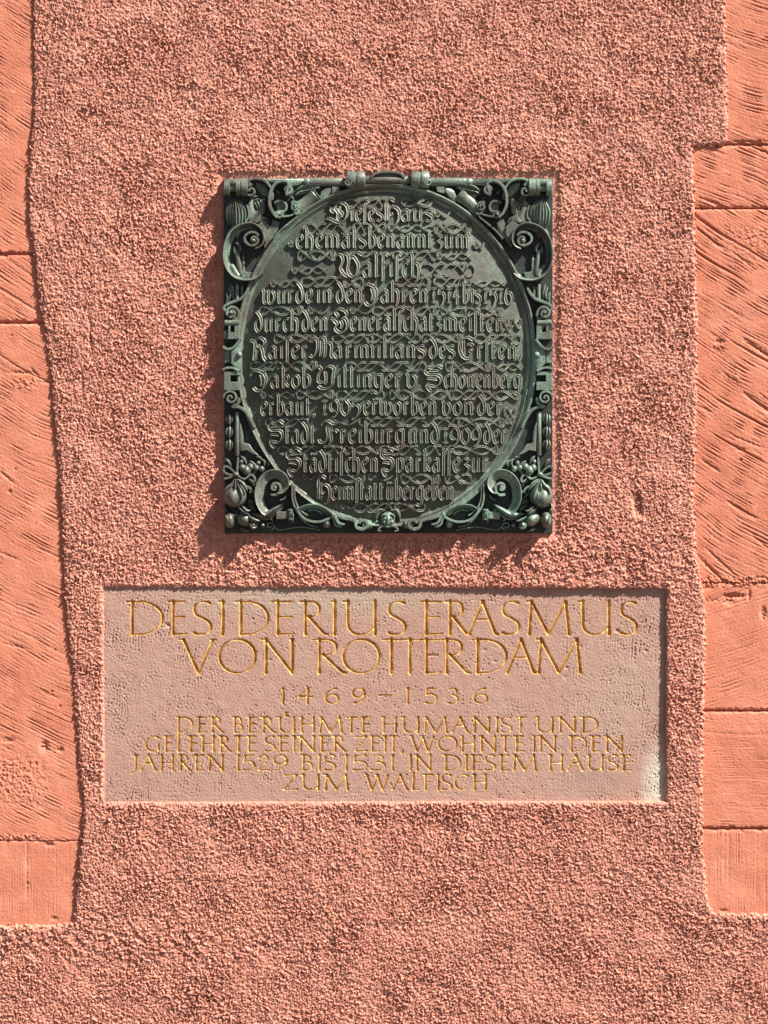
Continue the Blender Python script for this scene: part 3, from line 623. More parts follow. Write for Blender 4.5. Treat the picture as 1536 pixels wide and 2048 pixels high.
LINES = [
 (421, 445, [('D', 655, 700), ('ieſes', 699, 766), ('H', 768, 803), ('aus', 801, 866)]),
 (473, 499, [('ehemals', 591, 733), ('benannt', 735, 867), ('zum', 870, 940)]),
 (529, 558, [('W', 670, 726), ('alfiſch', 724, 842)]),
 (583, 609, [('wurde', 524, 627), ('in', 632, 666), ('den', 672, 727), ('J', 727, 762), ('ahren', 760, 857), ('1514', 860, 920), ('bis', 923, 961), ('1516', 963, 1025)]),
 (639, 665, [('durch', 509, 600), ('den', 604, 658), ('G', 660, 701), ('eneralſchatz', 700, 883), ('meiſter', 884, 1004)]),
 (694, 719, [('K', 504, 538), ('aiſer', 537, 619), ('M', 620, 668), ('aximilians', 667, 850), ('des', 856, 909), ('E', 914, 952), ('rſten', 950, 1034)]),
 (752, 777, [('J', 505, 543), ('akob', 541, 624), ('V', 630, 674), ('illinger', 673, 804), ('v', 809, 836), ('S', 846, 887), ('chönenberg', 886, 1042)]),
 (806, 831, [('erbaut,', 521, 632), ('1905', 642, 722), ('erworben', 726, 874), ('von', 881, 948), ('der', 952, 1006)]),
 (861, 887, [('S', 536, 571), ('tadt', 570, 633), ('F', 636, 679), ('reiburg', 678, 810), ('und', 814, 879), ('1909', 882, 961), ('der', 965, 1014)]),
 (917, 944, [('S', 572, 606), ('tädtiſchen', 606, 758), ('S', 760, 790), ('parkaſſe', 790, 920), ('zur', 924, 978)]),
 (974, 999, [('H', 634, 664), ('eimſtatt', 662, 768), ('übergeben', 771, 908)]),
]
for yt, yb, ws_ in LINES:
    for t_, a, b in ws_: bl_word(t_, a, b, yt, yb)

# --- pen flourishes between the lines
def flourish_strand(pts, hw=1.7, h=4.6):
    n = len(pts); u = np.linspace(0, 1, n); ws = hw*(.55+.45*np.sin(np.pi*np.clip(u, .04, .96))**.35)*(1+.35*np.sin(u*n*.55))
    return sweep(pts, LP, ws=ws, hs=h, zfun=zfield)
def flourish(x0, x1, yc, am, kind):
    L = x1-x0; parts = []
    u = np.linspace(0, 1, max(14, int(L/3.2)))
    if kind == 'eight':            # interlaced loops, a closed pen figure
        n = max(2, round(L/27)); m = 18*n; ph = rnd.uniform(-.25, .25); t = np.linspace(0, 2*math.pi, m)
        xx = (x0+x1)/2 - L/2*np.cos(t); yy = yc + am*np.sin(n*t+ph)*(1 if rnd.random() < .5 else -1)
        parts.append(flourish_strand(np.stack([xx, yy], -1), 1.8, 6.4+.8*np.sin(n*t*.5)))
        n2 = n+1; t = np.linspace(.3, 2*math.pi-.5, 16*n2)
        parts.append(flourish_strand(np.stack([(x0+x1)/2 - L*.46*np.cos(t), yc+am*1.08*np.sin(n2*t+1.1)], -1), 1.3, 4.6+.8*np.cos(n2*t*.5)))
        r = am*.45; xq = x0 + L*rnd.choice((.3, .5, .7))
        parts.append(flourish_strand(np.array([(xq+r*math.cos(a), yc+r*math.sin(a)) for a in np.linspace(.6, 5.4, 12)]), 1.1, 4.4))
    elif kind == 'braid':          # slanting strands weaving through each other with curled ends
        pit = 17.0; m = max(2, round(L/pit)); t = np.linspace(0, 1, 16)
        for i in range(-1, m):
            xa = max(x0+i*L/m, x0-2); xb = min(xa+L/m*2.3, x1+2)
            if xb-xa < 14: continue
            sg = -1 if i % 3 else 1
            y = yc + sg*am*np.sin(np.pi*(t-.5)*1.45)
            parts.append(flourish_strand(np.stack([xa+(xb-xa)*t, y], -1), 1.95 if i % 2 else 1.6, 6.0+.5*(i % 3)))
        for xe, sg in ((x0, -1), (x1, 1)):
            r = am*.92; parts.append(flourish_strand(np.array([(xe+sg*r*.8*math.sin(a), yc-r*math.cos(a)) for a in np.linspace(-.2, math.pi+.9, 12)]), 1.5, 5.2))
    elif kind == 'curl':           # a wave ending in a little spiral
        r = min(am, 7.5); q = []
        for t in np.linspace(0, 1, 18):
            a = t*2.6*math.pi; rr = r*(.25+.75*t); q.append((x0+r+rr*math.cos(a+math.pi), yc+rr*math.sin(a+math.pi)*.85))
        e = q[-1]; n = max(2, int(L/22))
        w = [(e[0]+(x1-e[0])*k/n, yc+am*.75*(1 if k % 2 else -1)) for k in range(1, n+1)]
        parts.append(flourish_strand(catmull([tuple(a) for a in q[::2]]+w, 5), 1.6, 5.6))
        w2 = [(x0+2*r+(x1-x0-2*r)*k/n, yc-am*.6*(1 if k % 2 else -1)) for k in range(0, n+1)]
        if n > 2: parts.append(flourish_strand(catmull(w2, 5), 1.35, 3.9))
    V, F = join(parts); build('flourish', V, F, M_LET, BP, smooth=False)
FL = [(697, 769, 409, 8, 'braid'), (803, 863, 407, 7.5, 'eight'), (868, 901, 430, 8, 'curl'),
 (616, 733, 460, 10, 'braid'), (738, 771, 459, 8, 'eight'), (776, 880, 460, 8.5, 'curl'), (868, 940, 460, 9, 'eight'),
 (597, 671, 514, 9, 'eight'), (700, 790, 512, 6, 'curl'), (792, 868, 515, 8, 'braid'), (872, 942, 516, 8, 'curl'),
 (584, 655, 544, 9, 'curl'), (848, 940, 543, 11, 'braid'),
 (541, 607, 570, 8, 'curl'), (610, 684, 567, 8, 'braid'), (688, 727, 569, 8, 'eight'), (795, 850, 567, 8, 'braid'), (874, 924, 567, 8, 'braid'), (930, 1009, 569, 8, 'curl'),
 (520, 606, 624, 7.5, 'eight'), (617, 660, 625, 7, 'curl'), (700, 750, 625, 7, 'curl'), (752, 866, 626, 7.5, 'braid'), (866, 930, 627, 7.5, 'eight'), (930, 1005, 627, 7, 'eight'),
 (1000, 1022, 655, 9, 'eight'), (1016, 1042, 648, 8, 'eight'),
 (550, 632, 680, 7, 'eight'), (672, 740, 681, 7, 'braid'), (742, 834, 680, 7.5, 'braid'), (843, 922, 680, 7, 'eight'), (955, 1035, 680, 8, 'braid'), (1022, 1044, 716, 8, 'curl'),
 (508, 560, 733, 7, 'braid'), (566, 634, 735, 8, 'eight'), (697, 845, 736, 7.5, 'braid'), (890, 980, 736, 8, 'eight'), (975, 1042, 736, 8.5, 'curl'),
 (522, 595, 792, 8, 'curl'), (595, 668, 791, 7, 'eight'), (680, 762, 792, 8, 'braid'), (780, 905, 792, 8, 'eight'), (905, 960, 791, 8, 'braid'), (964, 1037, 792, 7.5, 'eight'), (1008, 1030, 826, 8, 'eight'), (1012, 1026, 841, 6, 'eight'),
 (538, 612, 846, 7, 'braid'), (660, 720, 845, 7, 'curl'), (725, 912, 845, 7.5, 'braid'), (915, 1008, 846, 7.5, 'eight'),
 (563, 680, 901, 7, 'braid'), (690, 762, 901, 7, 'eight'), (765, 880, 901, 8, 'braid'), (885, 996, 901, 7, 'eight'),
 (606, 632, 955, 5, 'curl'), (660, 730, 957, 7, 'eight'), (735, 790, 955, 7, 'curl'), (802, 878, 958, 8, 'eight'), (890, 942, 958, 8, 'eight'),
 (681, 715, 1012, 5, 'curl'), (716, 790, 1015, 8, 'braid'), (790, 850, 1014, 7, 'eight'), (576, 590, 490, 8, 'curl'), (946, 968, 493, 8, 'curl')]
for x0, x1, yc, am, kd in FL: flourish(x0, x1, yc, am*1.12, kd)

# --- ornament helpers
def wall_ribbon(pts, hw, z0, z1, n=6, taper0=1.0, taper1=1.0, raw=False):
    p = np.array(pts, float) if raw else catmull(pts, n); m = len(p); u = np.linspace(0, 1, m)
    ws = hw*(taper0+(1-taper0)*np.clip(u*4, 0, 1))*(taper1+(1-taper1)*np.clip((1-u)*4, 0, 1))
    zz = np.linspace(z1[0], z1[1], m) if isinstance(z1, (tuple, list)) else np.full(m, z1)
    pr = [(-1, 0), (-1, .86), (-.6, 1.0), (.6, 1.0), (1, .86), (1, 0)]
    return sweep(p, pr, z=z0, ws=ws, hs=zz-z0)
_wr = wall_ribbon
def cavetto(pts, w, z0, zc, zf, n=6, side=1, taper=.5):
    """a strap with a high outer edge whose face slopes down to one side"""
    p = catmull(pts, n); m = len(p); u = np.linspace(0, 1, m); ws = taper+(1-taper)*np.sin(np.pi*np.clip(u, .02, .98))**.6
    pr = [(2.0, z0), (2.0, zc-1.2), (.8, zc), (-1.2, zc-.6), (-w*.35, zc-(zc-zf)*.55), (-w*.7, zf+.8), (-w, zf), (-w-.5, z0)]
    if side < 0: pr = [(-o, h) for o, h in pr]
    return sweep(p, pr, ws=ws)
def ellip(cx, cy, cz, rx, ry, rz, ribs=0, amp=.08, rot=0, nu=24, nv=12, pinch=0):
    V = []; F = []; cr, sr = math.cos(rot), math.sin(rot)
    for i in range(nv+1):
        th = math.pi*i/nv
        for j in range(nu):
            ph = 2*math.pi*j/nu; rr = math.sin(th)*(1+(amp*math.cos(ribs*ph) if ribs else 0)); 
            yy = -math.cos(th); rr *= (1-pinch*yy)
            x = rr*math.cos(ph)*rx; z = rr*math.sin(ph)*rz; y = yy*ry
            V.append((cx+x*cr-y*sr, cy+x*sr+y*cr, cz+z))
    for i in range(nv):
        for j in range(nu):
            k = (j+1) % nu; F.append((i*nu+j, i*nu+k, (i+1)*nu+k, (i+1)*nu+j))
    return V, F
def lathe(p0, p1, rad, cz, nu=20, zs=1.0):
    """body of revolution along a line parallel to the wall; rad [(t, r)]"""
    a = np.array(p0, float); b = np.array(p1, float); d = (b-a)/np.hypot(*(b-a)); nrm = np.array([-d[1], d[0]]); V = []; F = []
    for (t, r) in rad:
        c = a+(b-a)*t
        for j in range(nu):
            ph = 2*math.pi*j/nu; q = c+nrm*r*math.cos(ph); V.append((q[0], q[1], cz+r*zs*math.sin(ph)))
    m = len(rad)
    for i in range(m-1):
        for j in range(nu): k = (j+1) % nu; F.append((i*nu+j, i*nu+k, (i+1)*nu+k, (i+1)*nu+j))
    F.append(tuple(range(nu))[::-1]); F.append(tuple(range((m-1)*nu, m*nu))); return V, F
def leaf(pts, w, z0, h, n=5):
    p = catmull(pts, n); m = len(p); u = np.linspace(0, 1, m); ws = w*np.clip(np.sin(np.pi*np.clip(u**.8, .03, .985)), .08, 1)
    pr = [(-1, 0), (-.85, .62), (-.4, .66), (0, 1), (.4, .66), (.85, .62), (1, 0)]
    return sweep(p, pr, z=z0, ws=ws, hs=h*(.55+.45*np.sin(np.pi*u)))
def spiral(cx, cy, r0, r1, a0, turns, sgn=1, n=None, ky=1.0):
    n = n or int(14*abs(turns)+6)
    return [(cx+(r0+(r1-r0)*(i/n))*math.cos(a0+sgn*2*math.pi*turns*i/n), cy+ky*(r0+(r1-r0)*(i/n))*math.sin(a0+sgn*2*math.pi*turns*i/n)) for i in range(n+1)]

def half(mir):
    def wall_ribbon(pts, hw, *a, **k): return _wr(pts, hw*1.3, *a, **k)
    def B(name, parts, m=M_FRAME, smooth=True):
        V, F = join(parts) if isinstance(parts, list) else parts
        V = [(1552-x if mir else x, y, z if z < 4.5 else 4.5+(z-4.5)*(1.0 + .10*min(1, max(0, (y-395)/80)) + (.6 if mir else .35)*max(0, min(1, (y-950)/60)))) for x, y, z in V]
        return build(name, V, F, m, BP, smooth, flip=mir)
    # ---- top corner: rolled strap seen from the front, ending in a volute
    B('rolled_strap', [lathe((449, 377), (497, 377), [(0, 12), (.03, 17), (.24, 17.5), (.26, 9), (.50, 9), (.52, 17.6), (.66, 17.6), (.69, 16), (.73, 18), (.96, 18), (1, 15)], 16, 24, .95), slab([(452, 362), (492, 362), (492, 373), (452, 373)], 10, 28, 2.5)])
    B('scroll', [wall_ribbon(spiral(503, 385, 2, 12.5, 2.6, 1.35, 1) + [(497, 366), (510, 360), (528, 363), (541, 376), (546, 392), (545, 402)], 2.0, 4, (30, 22), 3)])
    B('scroll_eye', [ellip(503, 385, 14, 4, 4, 12, nu=12, nv=8)])
    # ---- second small scroll
    B('scroll', [wall_ribbon(spiral(576, 382, 2, 9, .6, 1.2, 1) + [(578, 370), (566, 365), (552, 371), (543, 385), (540, 402), (541, 416), (548, 430), (556, 438)], 2.6, 4, (26, 30), 3)])
    B('scroll_eye', [ellip(576, 382, 16, 5, 5, 12, nu=12, nv=8)])
    B('scroll', [wall_ribbon(spiral(560, 430, 2, 8.5, 2.2, 1.2, 1) + [(571, 424), (573, 412), (566, 405), (556, 405), (550, 409)], 2.1, 4, (26, 20), 3)])
    B('scroll_eye', [ellip(560, 430, 14, 4.5, 4.5, 12, nu=12, nv=8)])
    B('strap_plate', [slab([(553, 404), (571, 409), (574, 430), (556, 436)], 4, 12, 1)])
    B('strap_plate', [slab([(497, 408), (506, 400), (512, 424), (518, 422), (524, 400), (532, 398), (530, 425), (520, 440), (516, 446), (499, 446)], 4, 15, 1.2)])
    for k in range(4): B('hatched_leaf', [leaf([(508+k*6, 404-k*2), (513+k*5.5, 413-k), (517+k*4, 424-k*1.5)], 2.6, 10, 8)])
    # ---- rolled strap on the oval at 11 o'clock
    B('rolled_strap', [lathe((588, 428), (634, 388), [(0, 9), (.05, 14.5), (.16, 15.5), (.19, 14), (.24, 15.2), (.5, 12.5), (.75, 14), (.90, 17.5), (.93, 16), (.98, 18.5), (1, 14)], 9, 28, .75)])
    B('scroll', [wall_ribbon(spiral(590, 416, 1.5, 9.5, 1.0, 1.5, -1) + [(592, 430), (600, 428)], 1.9, 6, (29, 24), 3)])
    B('scroll', [wall_ribbon([(566, 436), (580, 434), (592, 430), (594, 436), (580, 448), (562, 463), (547, 480)], 1.6, 4, (24, 20), 5)])
    # feathers and strap ends between the corner and the cuff
    for k in range(7): B('feather', [leaf([(592+k*5.5, 384-k*.6), (606+k*5.2, 375-k*.8), (620+k*3.6, 371-k*.4)], 3.0, 11, 10)])
    for k in range(5): B('feather', [leaf([(590+k*8, 393-k*1.3), (602+k*7.8, 386-k*1.8), (614+k*7, 384-k*1.6)], 2.6, 11, 10)])
    B('strap_plate', [slab([(640, 396), (643, 385), (652, 379), (662, 377), (664, 384), (650, 402), (642, 408)], 5, 16, 1)])
    B('strap_plate', [slab([(664, 376), (680, 376), (678, 386), (664, 389)], 5, 18, 1)])
    B('top_ledge', [slab([(452, 359), (608, 359), (612, 365), (606, 371), (585, 373), (545, 366), (500, 362), (452, 362)], 3, 9, 1)])
    # ---- top bar with cuff
    B('top_bar', [lathe((608, 366), (702, 366), [(0, 6), (.04, 8), (.10, 8.4), (.12, 7.2), (.16, 8.4), (.86, 8.6), (.88, 7.4), (.92, 8.6), (1, 8.6)], 14, 20, .8)])
    B('cuff', [lathe((693, 362), (731, 362), [(0, 11), (.04, 16), (.10, 17.2), (.42, 17.2), (.46, 15.4), (.54, 15.4), (.58, 17.2), (.90, 17.2), (.96, 16), (1, 11)], 19, 26, 1.0)])
    B('cuff_scroll', [wall_ribbon(spiral(696, 368, 1.2, 9, 1.2, 1.5, -1 if True else 1), 1.3, 12, 35.5, 3)])
    # ---- big volute below the corner
    vol = [(507, 485), (503, 481), (506, 476), (513, 476), (517, 482), (514, 490), (504, 493), (494, 487), (493, 476), (502, 468), (514, 469), (522, 478), (522, 492), (512, 501)]
    B('volute_core', [wall_ribbon([(510, 484), (505, 482), (507, 477), (514, 478), (517, 485), (512, 492), (502, 493), (492, 486), (491, 476), (500, 468), (512, 468), (519, 474)], 2.2, 4, (26, 24), 5), ellip(508, 484, 16, 7, 6, 12, nu=14, nv=8)])
    B('volute', [cavetto([(512, 500), (524, 493), (529, 480), (524, 462), (508, 450), (490, 450), (468, 461), (454, 482), (449, 510), (453, 535), (467, 554), (487, 562), (510, 560), (526, 549)], 11, 4, 27, 8, 6, 1, .55)])
    B('strap_plate', [slab([(516, 452), (528, 440), (541, 455), (543, 468), (532, 488), (526, 462)], 4, 19, 1.4)])
    B('small_rod', [lathe((474, 500), (482, 550), [(0, 2), (.1, 4.5), (.9, 5.5), (1, 3)], 10, 12)])
    B('small_rod', [lathe((487, 510), (488, 548), [(0, 1), (.2, 3), (1, 3)], 9, 12)])
    # ---- strap ends, leaves and pierced plates that fill the corner
    B('strap_plate', [slab([(512, 366), (530, 370), (540, 384), (538, 396), (526, 392), (514, 380)], 3, 7, 1)])
    B('strap_plate', [slab([(546, 440), (560, 446), (556, 462), (540, 484), (530, 498), (527, 488), (538, 468), (541, 454)], 3, 14, 1.4)])
    B('strap_plate', [slab([(520, 430), (534, 438), (541, 452), (530, 440), (516, 448), (510, 446)], 4, 19, 1.2)])
    for q in ([(500, 400), (508, 396), (517, 394)], [(505, 406), (512, 402), (521, 399)], [(580, 394), (586, 398), (590, 404)], [(551, 380), (556, 386), (563, 392)]): B('small_leaf', [leaf(q, 2.8, 8, 9)])
    B('scroll', [wall_ribbon([(492, 446), (498, 436), (498, 424), (494, 412)], 1.4, 4, 18, 5)])
    B('strap_end', [lathe((463, 530), (478, 556), [(0, 3), (.1, 5), (.9, 7), (1, 4)], 9, 14), slab([(480, 538), (494, 545), (506, 546), (500, 558), (484, 556)], 4, 12, 1.2)])
    B('curled_leaf', [leaf([(472, 486), (478, 492), (481, 502), (476, 510)], 3.5, 8, 10), leaf([(470, 494), (470, 504), (474, 514)], 3, 8, 9)])
    # ---- tassel bud in the corner
    for k in range(7):
        t = (k-3)/3; B('bud_petal', [leaf([(471+t*4, 400), (473+t*18, 424), (474+t*16, 454)], 3.4, 12-abs(t)*3, 13-abs(t)*3)])
    B('bud', [ellip(473, 432, 7, 20, 26, 12, nu=20, nv=10)])
    B('garland', [leaf([(466, 455), (458, 470), (462, 482)], 4, 5, 7), leaf([(460, 480), (456, 500), (460, 520)], 4, 5, 6), leaf([(470, 458), (476, 468), (474, 480)], 4, 5, 7)])
    # ---- hanging leaves and rods under the volute
    for q in ([(457, 573), (462, 590), (456, 606)], [(462, 568), (466, 582), (468, 604)], [(452, 584), (456, 597), (452, 610)]): B('hanging_leaf', [leaf(q, 3, 5, 10)])
    B('small_rod', [lathe((475, 570), (475, 606), [(0, 3), (.1, 4), (1, 4)], 10, 12)])
    B('small_rod', [lathe((485, 574), (485, 600), [(0, 2.4), (.1, 3), (1, 3)], 9, 12)])
    # ---- side scroll with stacked curled straps
    B('scroll', [wall_ribbon(spiral(465, 628, 1.5, 15, 3.4, 1.6, 1) + [(450, 620), (454, 612), (466, 606), (482, 600), (493, 588), (499, 575)], 2.4, 4, (30, 20), 3)])
    B('scroll_eye', [ellip(465, 628, 18, 4.5, 4.5, 12, nu=12, nv=8)])
    B('curled_strap', [lathe((450, 647), (480, 647), [(0, 5), (.05, 6.6), (.95, 6.6), (1, 5)], 19, 16)])
    B('curled_strap', [slab([(458, 653), (462, 653), (462, 666), (470, 666), (470, 653), (481, 653), (481, 680), (457, 680)], 4, 24, 1.2), slab([(449, 664), (457, 661), (457, 680), (449, 679)], 4, 19, 1.2)])
    B('curled_strap', [wall_ribbon([(447.5, 695), (456, 700), (466, 698), (474, 691), (482, 680)], 2.2, 4, 26, 5)])
    B('curled_strap', [slab([(463, 701), (471, 697), (479, 686), (484, 686), (484, 740), (478, 746), (472, 736), (463, 728)], 4, 21, 1.5), slab([(450, 703), (462, 702), (462, 726), (450, 727)], 4, 14, 1.2)])
    B('knob', [ellip(480, 711, 21, 6, 6, 6, nu=16, nv=10)])
    B('curled_strap', [wall_ribbon([(447.5, 741), (456, 737.5), (468, 738), (479, 744)], 2.0, 4, 27, 5)])
    B('curled_strap', [slab([(449, 742), (478, 744), (481, 752), (462, 752), (462, 765), (481, 765), (481, 782), (449, 782)], 4, 24, 1.5)])
    B('scroll', [wall_ribbon(spiral(463, 797, 1.5, 14.5, .4, 1.55, -1) + [(456, 784), (470, 782), (479, 790), (480, 803), (474, 812), (466, 815), (478, 816), (490, 824), (500, 838)][0:0] , 2.0, 4, 27, 3)])
    B('scroll', [wall_ribbon([(479, 796), (477, 808), (466, 814), (478, 815), (490, 822), (500, 836), (510, 856)], 2.6, 4, (24, 20), 5)])
    B('scroll_eye', [ellip(463, 797, 14, 4.5, 4.5, 12, nu=12, nv=8)])
    # ---- husks, post and bracket
    for k, y in enumerate((838, 864, 890)):
        B('bell_husk', [leaf([(455, y-9), (454, y+2), (458, y+11)], 3.2, 6, 9), leaf([(464, y-9), (465, y+2), (462, y+11)], 3.2, 6, 9), leaf([(460, y-11), (460, y), (460, y+13)], 3.4, 8, 10)])
    B('post', [lathe((475, 824), (475, 912), [(0, 3.5), (.03, 4.6), (.97, 4.8), (1, 3)], 12, 14)])
    B('bracket_plate', [slab([(479, 845), (483, 850), (487, 868), (488, 886), (500, 889), (506, 899), (518, 911), (505, 908), (494, 901), (481, 903)], 4, 15, 1.3)])
    # ---- flower cluster, bow and pomegranate
    for (x, y, r) in ((486, 936, 7), (494, 941, 9), (502, 934, 7), (484, 924, 5), (513, 936, 6), (524, 938, 6), (518, 926, 4.5)):
        B('berry', [ellip(x, y, 10+r*.3, r, r*1.1, r*1.2, nu=16, nv=10)])
    for q in ([(482, 912), (490, 920), (494, 930)], [(500, 922), (510, 930), (514, 944)], [(522, 918), (530, 924), (527, 936)], [(512, 912), (521, 916), (524, 921)]): B('small_leaf', [leaf(q, 3.2, 9, 9)])
    for q in ([(472, 948), (460, 936), (450, 934), (449, 944), (460, 950), (472, 950)], [(474, 950), (490, 958), (502, 950), (510, 956), (508, 964), (500, 958)], [(470, 952), (458, 956), (449, 958)], [(475, 948), (476, 930), (477, 914)]):
        B('ribbon_bow', [wall_ribbon(q, 2.0, 6, 18, 5, .6, .6)])
    B('bow_knot', [ellip(473, 949, 16, 6, 5, 6, nu=12, nv=8)])
    B('pomegranate', [ellip(470, 991, 15, 23, 25, 19, 7, .035, -.15, 36, 18)])
    for q in ([(472, 958), (466, 970), (458, 978), (455, 990)], [(474, 958), (480, 974), (486, 990), (485, 1002)], [(472, 958), (473, 972), (470, 988)], [(476, 958), (489, 969), (497, 982)]):
        B('pomegranate_leaf', [leaf(q, 3.6, 24, 12)])
    for (x, y, rx, ry, ro) in ((490, 1038, 17, 14, .5), (461, 1040, 11, 16, 0), (507, 1050, 9, 8, 0)):
        B('fruit', [ellip(x, y, 12, rx, ry, 15, 5, .04, ro, 28, 14)])
    for q in ([(480, 1016), (490, 1024), (500, 1030)], [(486, 1012), (496, 1022), (504, 1020)], [(498, 1032), (512, 1040), (522, 1042)], [(452, 1030), (458, 1040), (456, 1052)], [(500, 1045), (508, 1056), (516, 1054)]): B('small_leaf', [leaf(q, 3.2, 20, 9)])
    for q in ([(488, 972), (500, 976), (506, 984)], [(500, 985), (512, 984), (520, 992), (518, 1000)]): B('tendril', [wall_ribbon(q, 2.2, 5, 17, 5, .6, .6)])
    # ---- leaves behind the lower fruit
    for q in ([(452, 1004), (451, 1016), (458, 1026)], [(494, 1000), (504, 1004), (512, 1012)], [(496, 1008), (508, 1016), (514, 1026)], [(480, 1056), (490, 1060), (500, 1062)], [(528, 1040), (540, 1036), (548, 1044)],
              [(503, 950), (510, 944), (512, 934)], [(496, 960), (506, 966), (510, 976)], [(452, 918), (458, 924), (464, 934)], [(534, 934), (538, 926), (530, 920)]): B('small_leaf', [leaf(q, 3.4, 6, 10)])
    for (x, y, r) in ((452, 1020, 4.5), (518, 1028, 4), (526, 1050, 4.5), (500, 1004, 4)): B('berry', [ellip(x, y, 8+r*.3, r, r, r*1.2, nu=12, nv=8)])
    for q in ([(598, 1030), (606, 1040), (620, 1050), (636, 1054)], [(646, 1030), (640, 1024), (628, 1020), (616, 1022)], [(560, 1000), (568, 998), (574, 990)]): B('tendril', [wall_ribbon(q, 1.3, 4, 12, 5, .6, .6)])
    # ---- lower volute
    B('volute', [cavetto([(551, 989), (561, 984), (563, 972), (555, 963), (543, 964), (535, 975)][::-1][0:0] + [(556, 987), (568, 985), (577, 972), (575, 955), (562, 943), (545, 941), (528, 949), (516, 966), (512, 988), (515, 1008), (524, 1024), (532, 1030)], 17, 4, 24, 13, 6, 1, .6)])
    B('volute_core', [wall_ribbon([(554, 978), (549, 980), (545, 976), (547, 969), (554, 967), (561, 972), (561, 983), (553, 990), (543, 989)], 2.4, 4, (25, 22), 5), ellip(551, 975, 14, 5.5, 5.5, 12, nu=14, nv=8)])
    B('cornucopia', [leaf([(503, 1028), (530, 1030), (552, 1018), (566, 1008)], 6, 10, 13), leaf([(505, 1034), (535, 1036), (556, 1024), (568, 1012)], 4, 8, 9)])
    B('cornucopia', [slab([(553, 1023), (577, 1023), (577, 1038), (553, 1039)], 4, 17, 2), lathe((581, 1018), (583, 1041), [(0, 4), (.1, 6.5), (.5, 5), (.9, 6.5), (1, 4)], 14, 14)])
    for k in range(4): B('tassel_strand', [leaf([(578+k*2.4, 1022), (579+k*2.6, 1032), (577+k*3, 1046)], 1.8, 12, 9)])
    B('stem', [wall_ribbon([(586, 968), (585, 990), (588, 1008), (594, 1022), (604, 1034), (612, 1044)], 1.6, 4, 19, 5), wall_ribbon([(590, 972), (590, 992), (594, 1008), (602, 1021), (616, 1031)], 1.3, 4, 17, 5)])
    # ---- lens-shaped strap beside the foot of the oval
    B('lens_strap', [cavetto([(598, 1018), (612, 1011), (632, 1010), (652, 1018), (668, 1032)], 10, 4, 20, 9, 6, -1, .7)])
    B('lens_strap', [wall_ribbon([(594, 1014), (600, 1028), (614, 1040), (634, 1044), (652, 1040), (668, 1031)], 2.0, 4, 20, 6)])
    B('ribbon_tie', [wall_ribbon([(666, 1026), (672, 1036), (678, 1046), (690, 1049)], 2.4, 6, 22, 5, .7, .5), wall_ribbon([(664, 1028), (668, 1040), (672, 1050), (684, 1054)], 1.8, 6, 20, 5, .7, .5), ellip(666, 1029, 16, 5, 6, 7, nu=12, nv=8)])
    B('small_mask', [ellip(654, 1046, 10, 8, 10, 9, nu=14, nv=8), ellip(657, 1040, 14, 3, 3, 5, nu=10, nv=6), ellip(649, 1047, 13, 2.6, 2.4, 5, nu=10, nv=6)])
    B('foot_strap', [wall_ribbon([(672, 1030), (686, 1036), (700, 1038), (710, 1042), (714, 1054), (724, 1058), (734, 1053), (733, 1043), (724, 1041), (719, 1047)], 3.0, 4, (20, 23), 5, .8, .6)])
    B('foot_scroll', [lathe((724, 1049), (744, 1049), [(0, 7), (.1, 9), (.9, 8), (1, 6)], 12, 18)])
    B('tendril', [wall_ribbon(spiral(540, 1052, 2, 9, 0, 1.2, 1), 1.2, 4, 9, 3), wall_ribbon([(549, 1052), (560, 1060), (600, 1054), (640, 1060)], 1.0, 4, 8, 5)])
half(False); half(True)

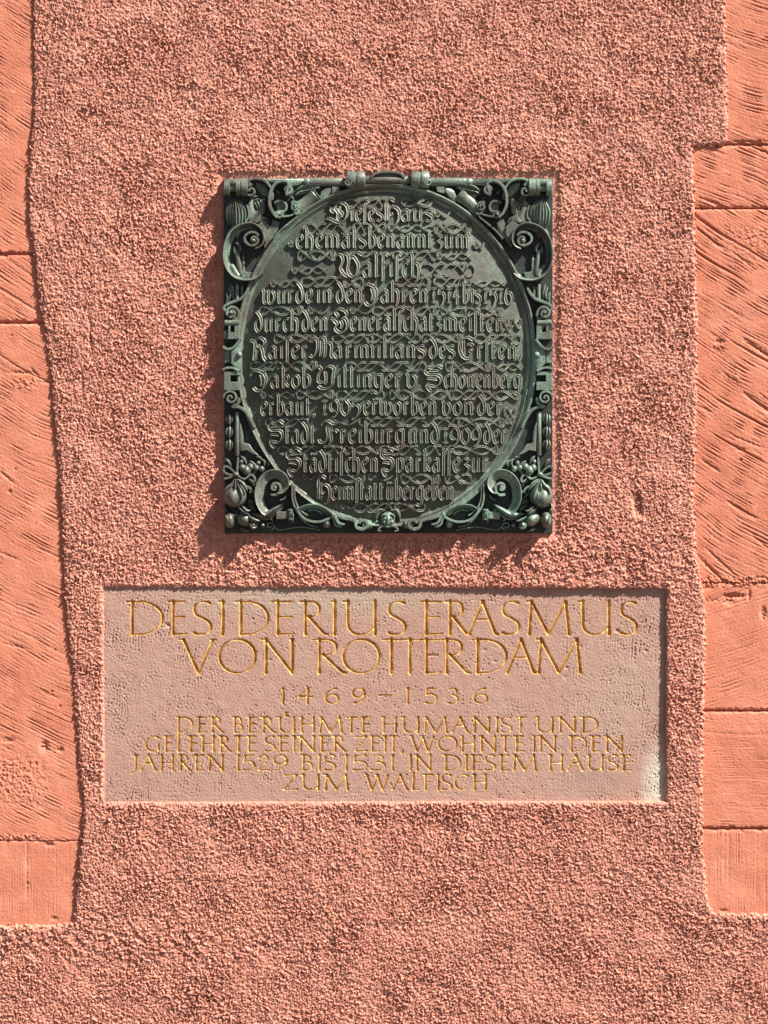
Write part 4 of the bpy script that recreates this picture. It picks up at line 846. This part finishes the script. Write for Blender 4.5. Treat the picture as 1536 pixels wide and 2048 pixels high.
# --- crown of the frame and the little mask at its foot
def centre():
    arcpts = [(742, 358), (750, 351), (762, 347.5), (776, 346.5), (790, 347.5), (802, 351), (810, 358)]
    V, F = wall_ribbon(arcpts, 3.0, 2, 24, 6); build('crown_arch', V, F, M_FRAME, BP)
    P = catmull(arcpts, 6); poly = [tuple(q) for q in P] + [(815, 372), (776, 372), (737, 372)]
    build('crown_shell', *slab(poly, 3, 16, 1.5), M_FRAME, BP, smooth=False)
    build('top_bar', *lathe((728, 362), (824, 362), [(0, 7), (.02, 8), (.5, 8), (.98, 8), (1, 7)], 14, 18), M_FRAME, BP)
    m = [ellip(776, 1040, 12, 14, 17, 14, nu=26, nv=14, pinch=.12)]
    build('mask_face', *join(m), M_FRAME, BP)
    for dx in (-1, 1):
        build('mask_cheek', *ellip(776+dx*7, 1044, 20, 5, 5, 5, nu=14, nv=8), M_FRAME, BP)
        build('mask_brow', *leaf([(776+dx*2, 1032), (776+dx*8, 1029), (776+dx*15, 1034)], 2.6, 20, 7), M_FRAME, BP)
        build('mask_hair', *leaf([(776+dx*4, 1022), (776+dx*16, 1020), (776+dx*22, 1030), (776+dx*24, 1042)], 5, 8, 13), M_FRAME, BP)
        build('mask_moustache', *wall_ribbon([(776+dx*3, 1050), (776+dx*12, 1052), (776+dx*20, 1060), (776+dx*13, 1062)], 2.2, 6, 22, 5, .7, .6), M_FRAME, BP)
        build('mask_eye', *ellip(776+dx*6, 1037, 24, 2.6, 1.8, 3, nu=10, nv=6), M_FRAME, BP)
    build('mask_nose', *leaf([(776, 1032), (776, 1040), (776, 1048)], 3, 22, 8), M_FRAME, BP)
    build('mask_mouth', *leaf([(769, 1052), (776, 1054), (783, 1052)], 2, 18, 6), M_FRAME, BP)
centre()

BP.location.y -= 2.5*S          # the casting stands a little proud of the plaster

# ------------------------------------------------------------------ pavement in front of the wall
xs = np.linspace(-30, 30, 13); ys = np.linspace(-40, 0.02, 9); X, Y = np.meshgrid(xs, ys)
g = build('pavement', np.stack([X, Y, np.zeros_like(X)], -1).reshape(-1, 3), gridfaces(9, 13)[:, ::-1], M_GR, px=False)
g['kind'] = 'structure'
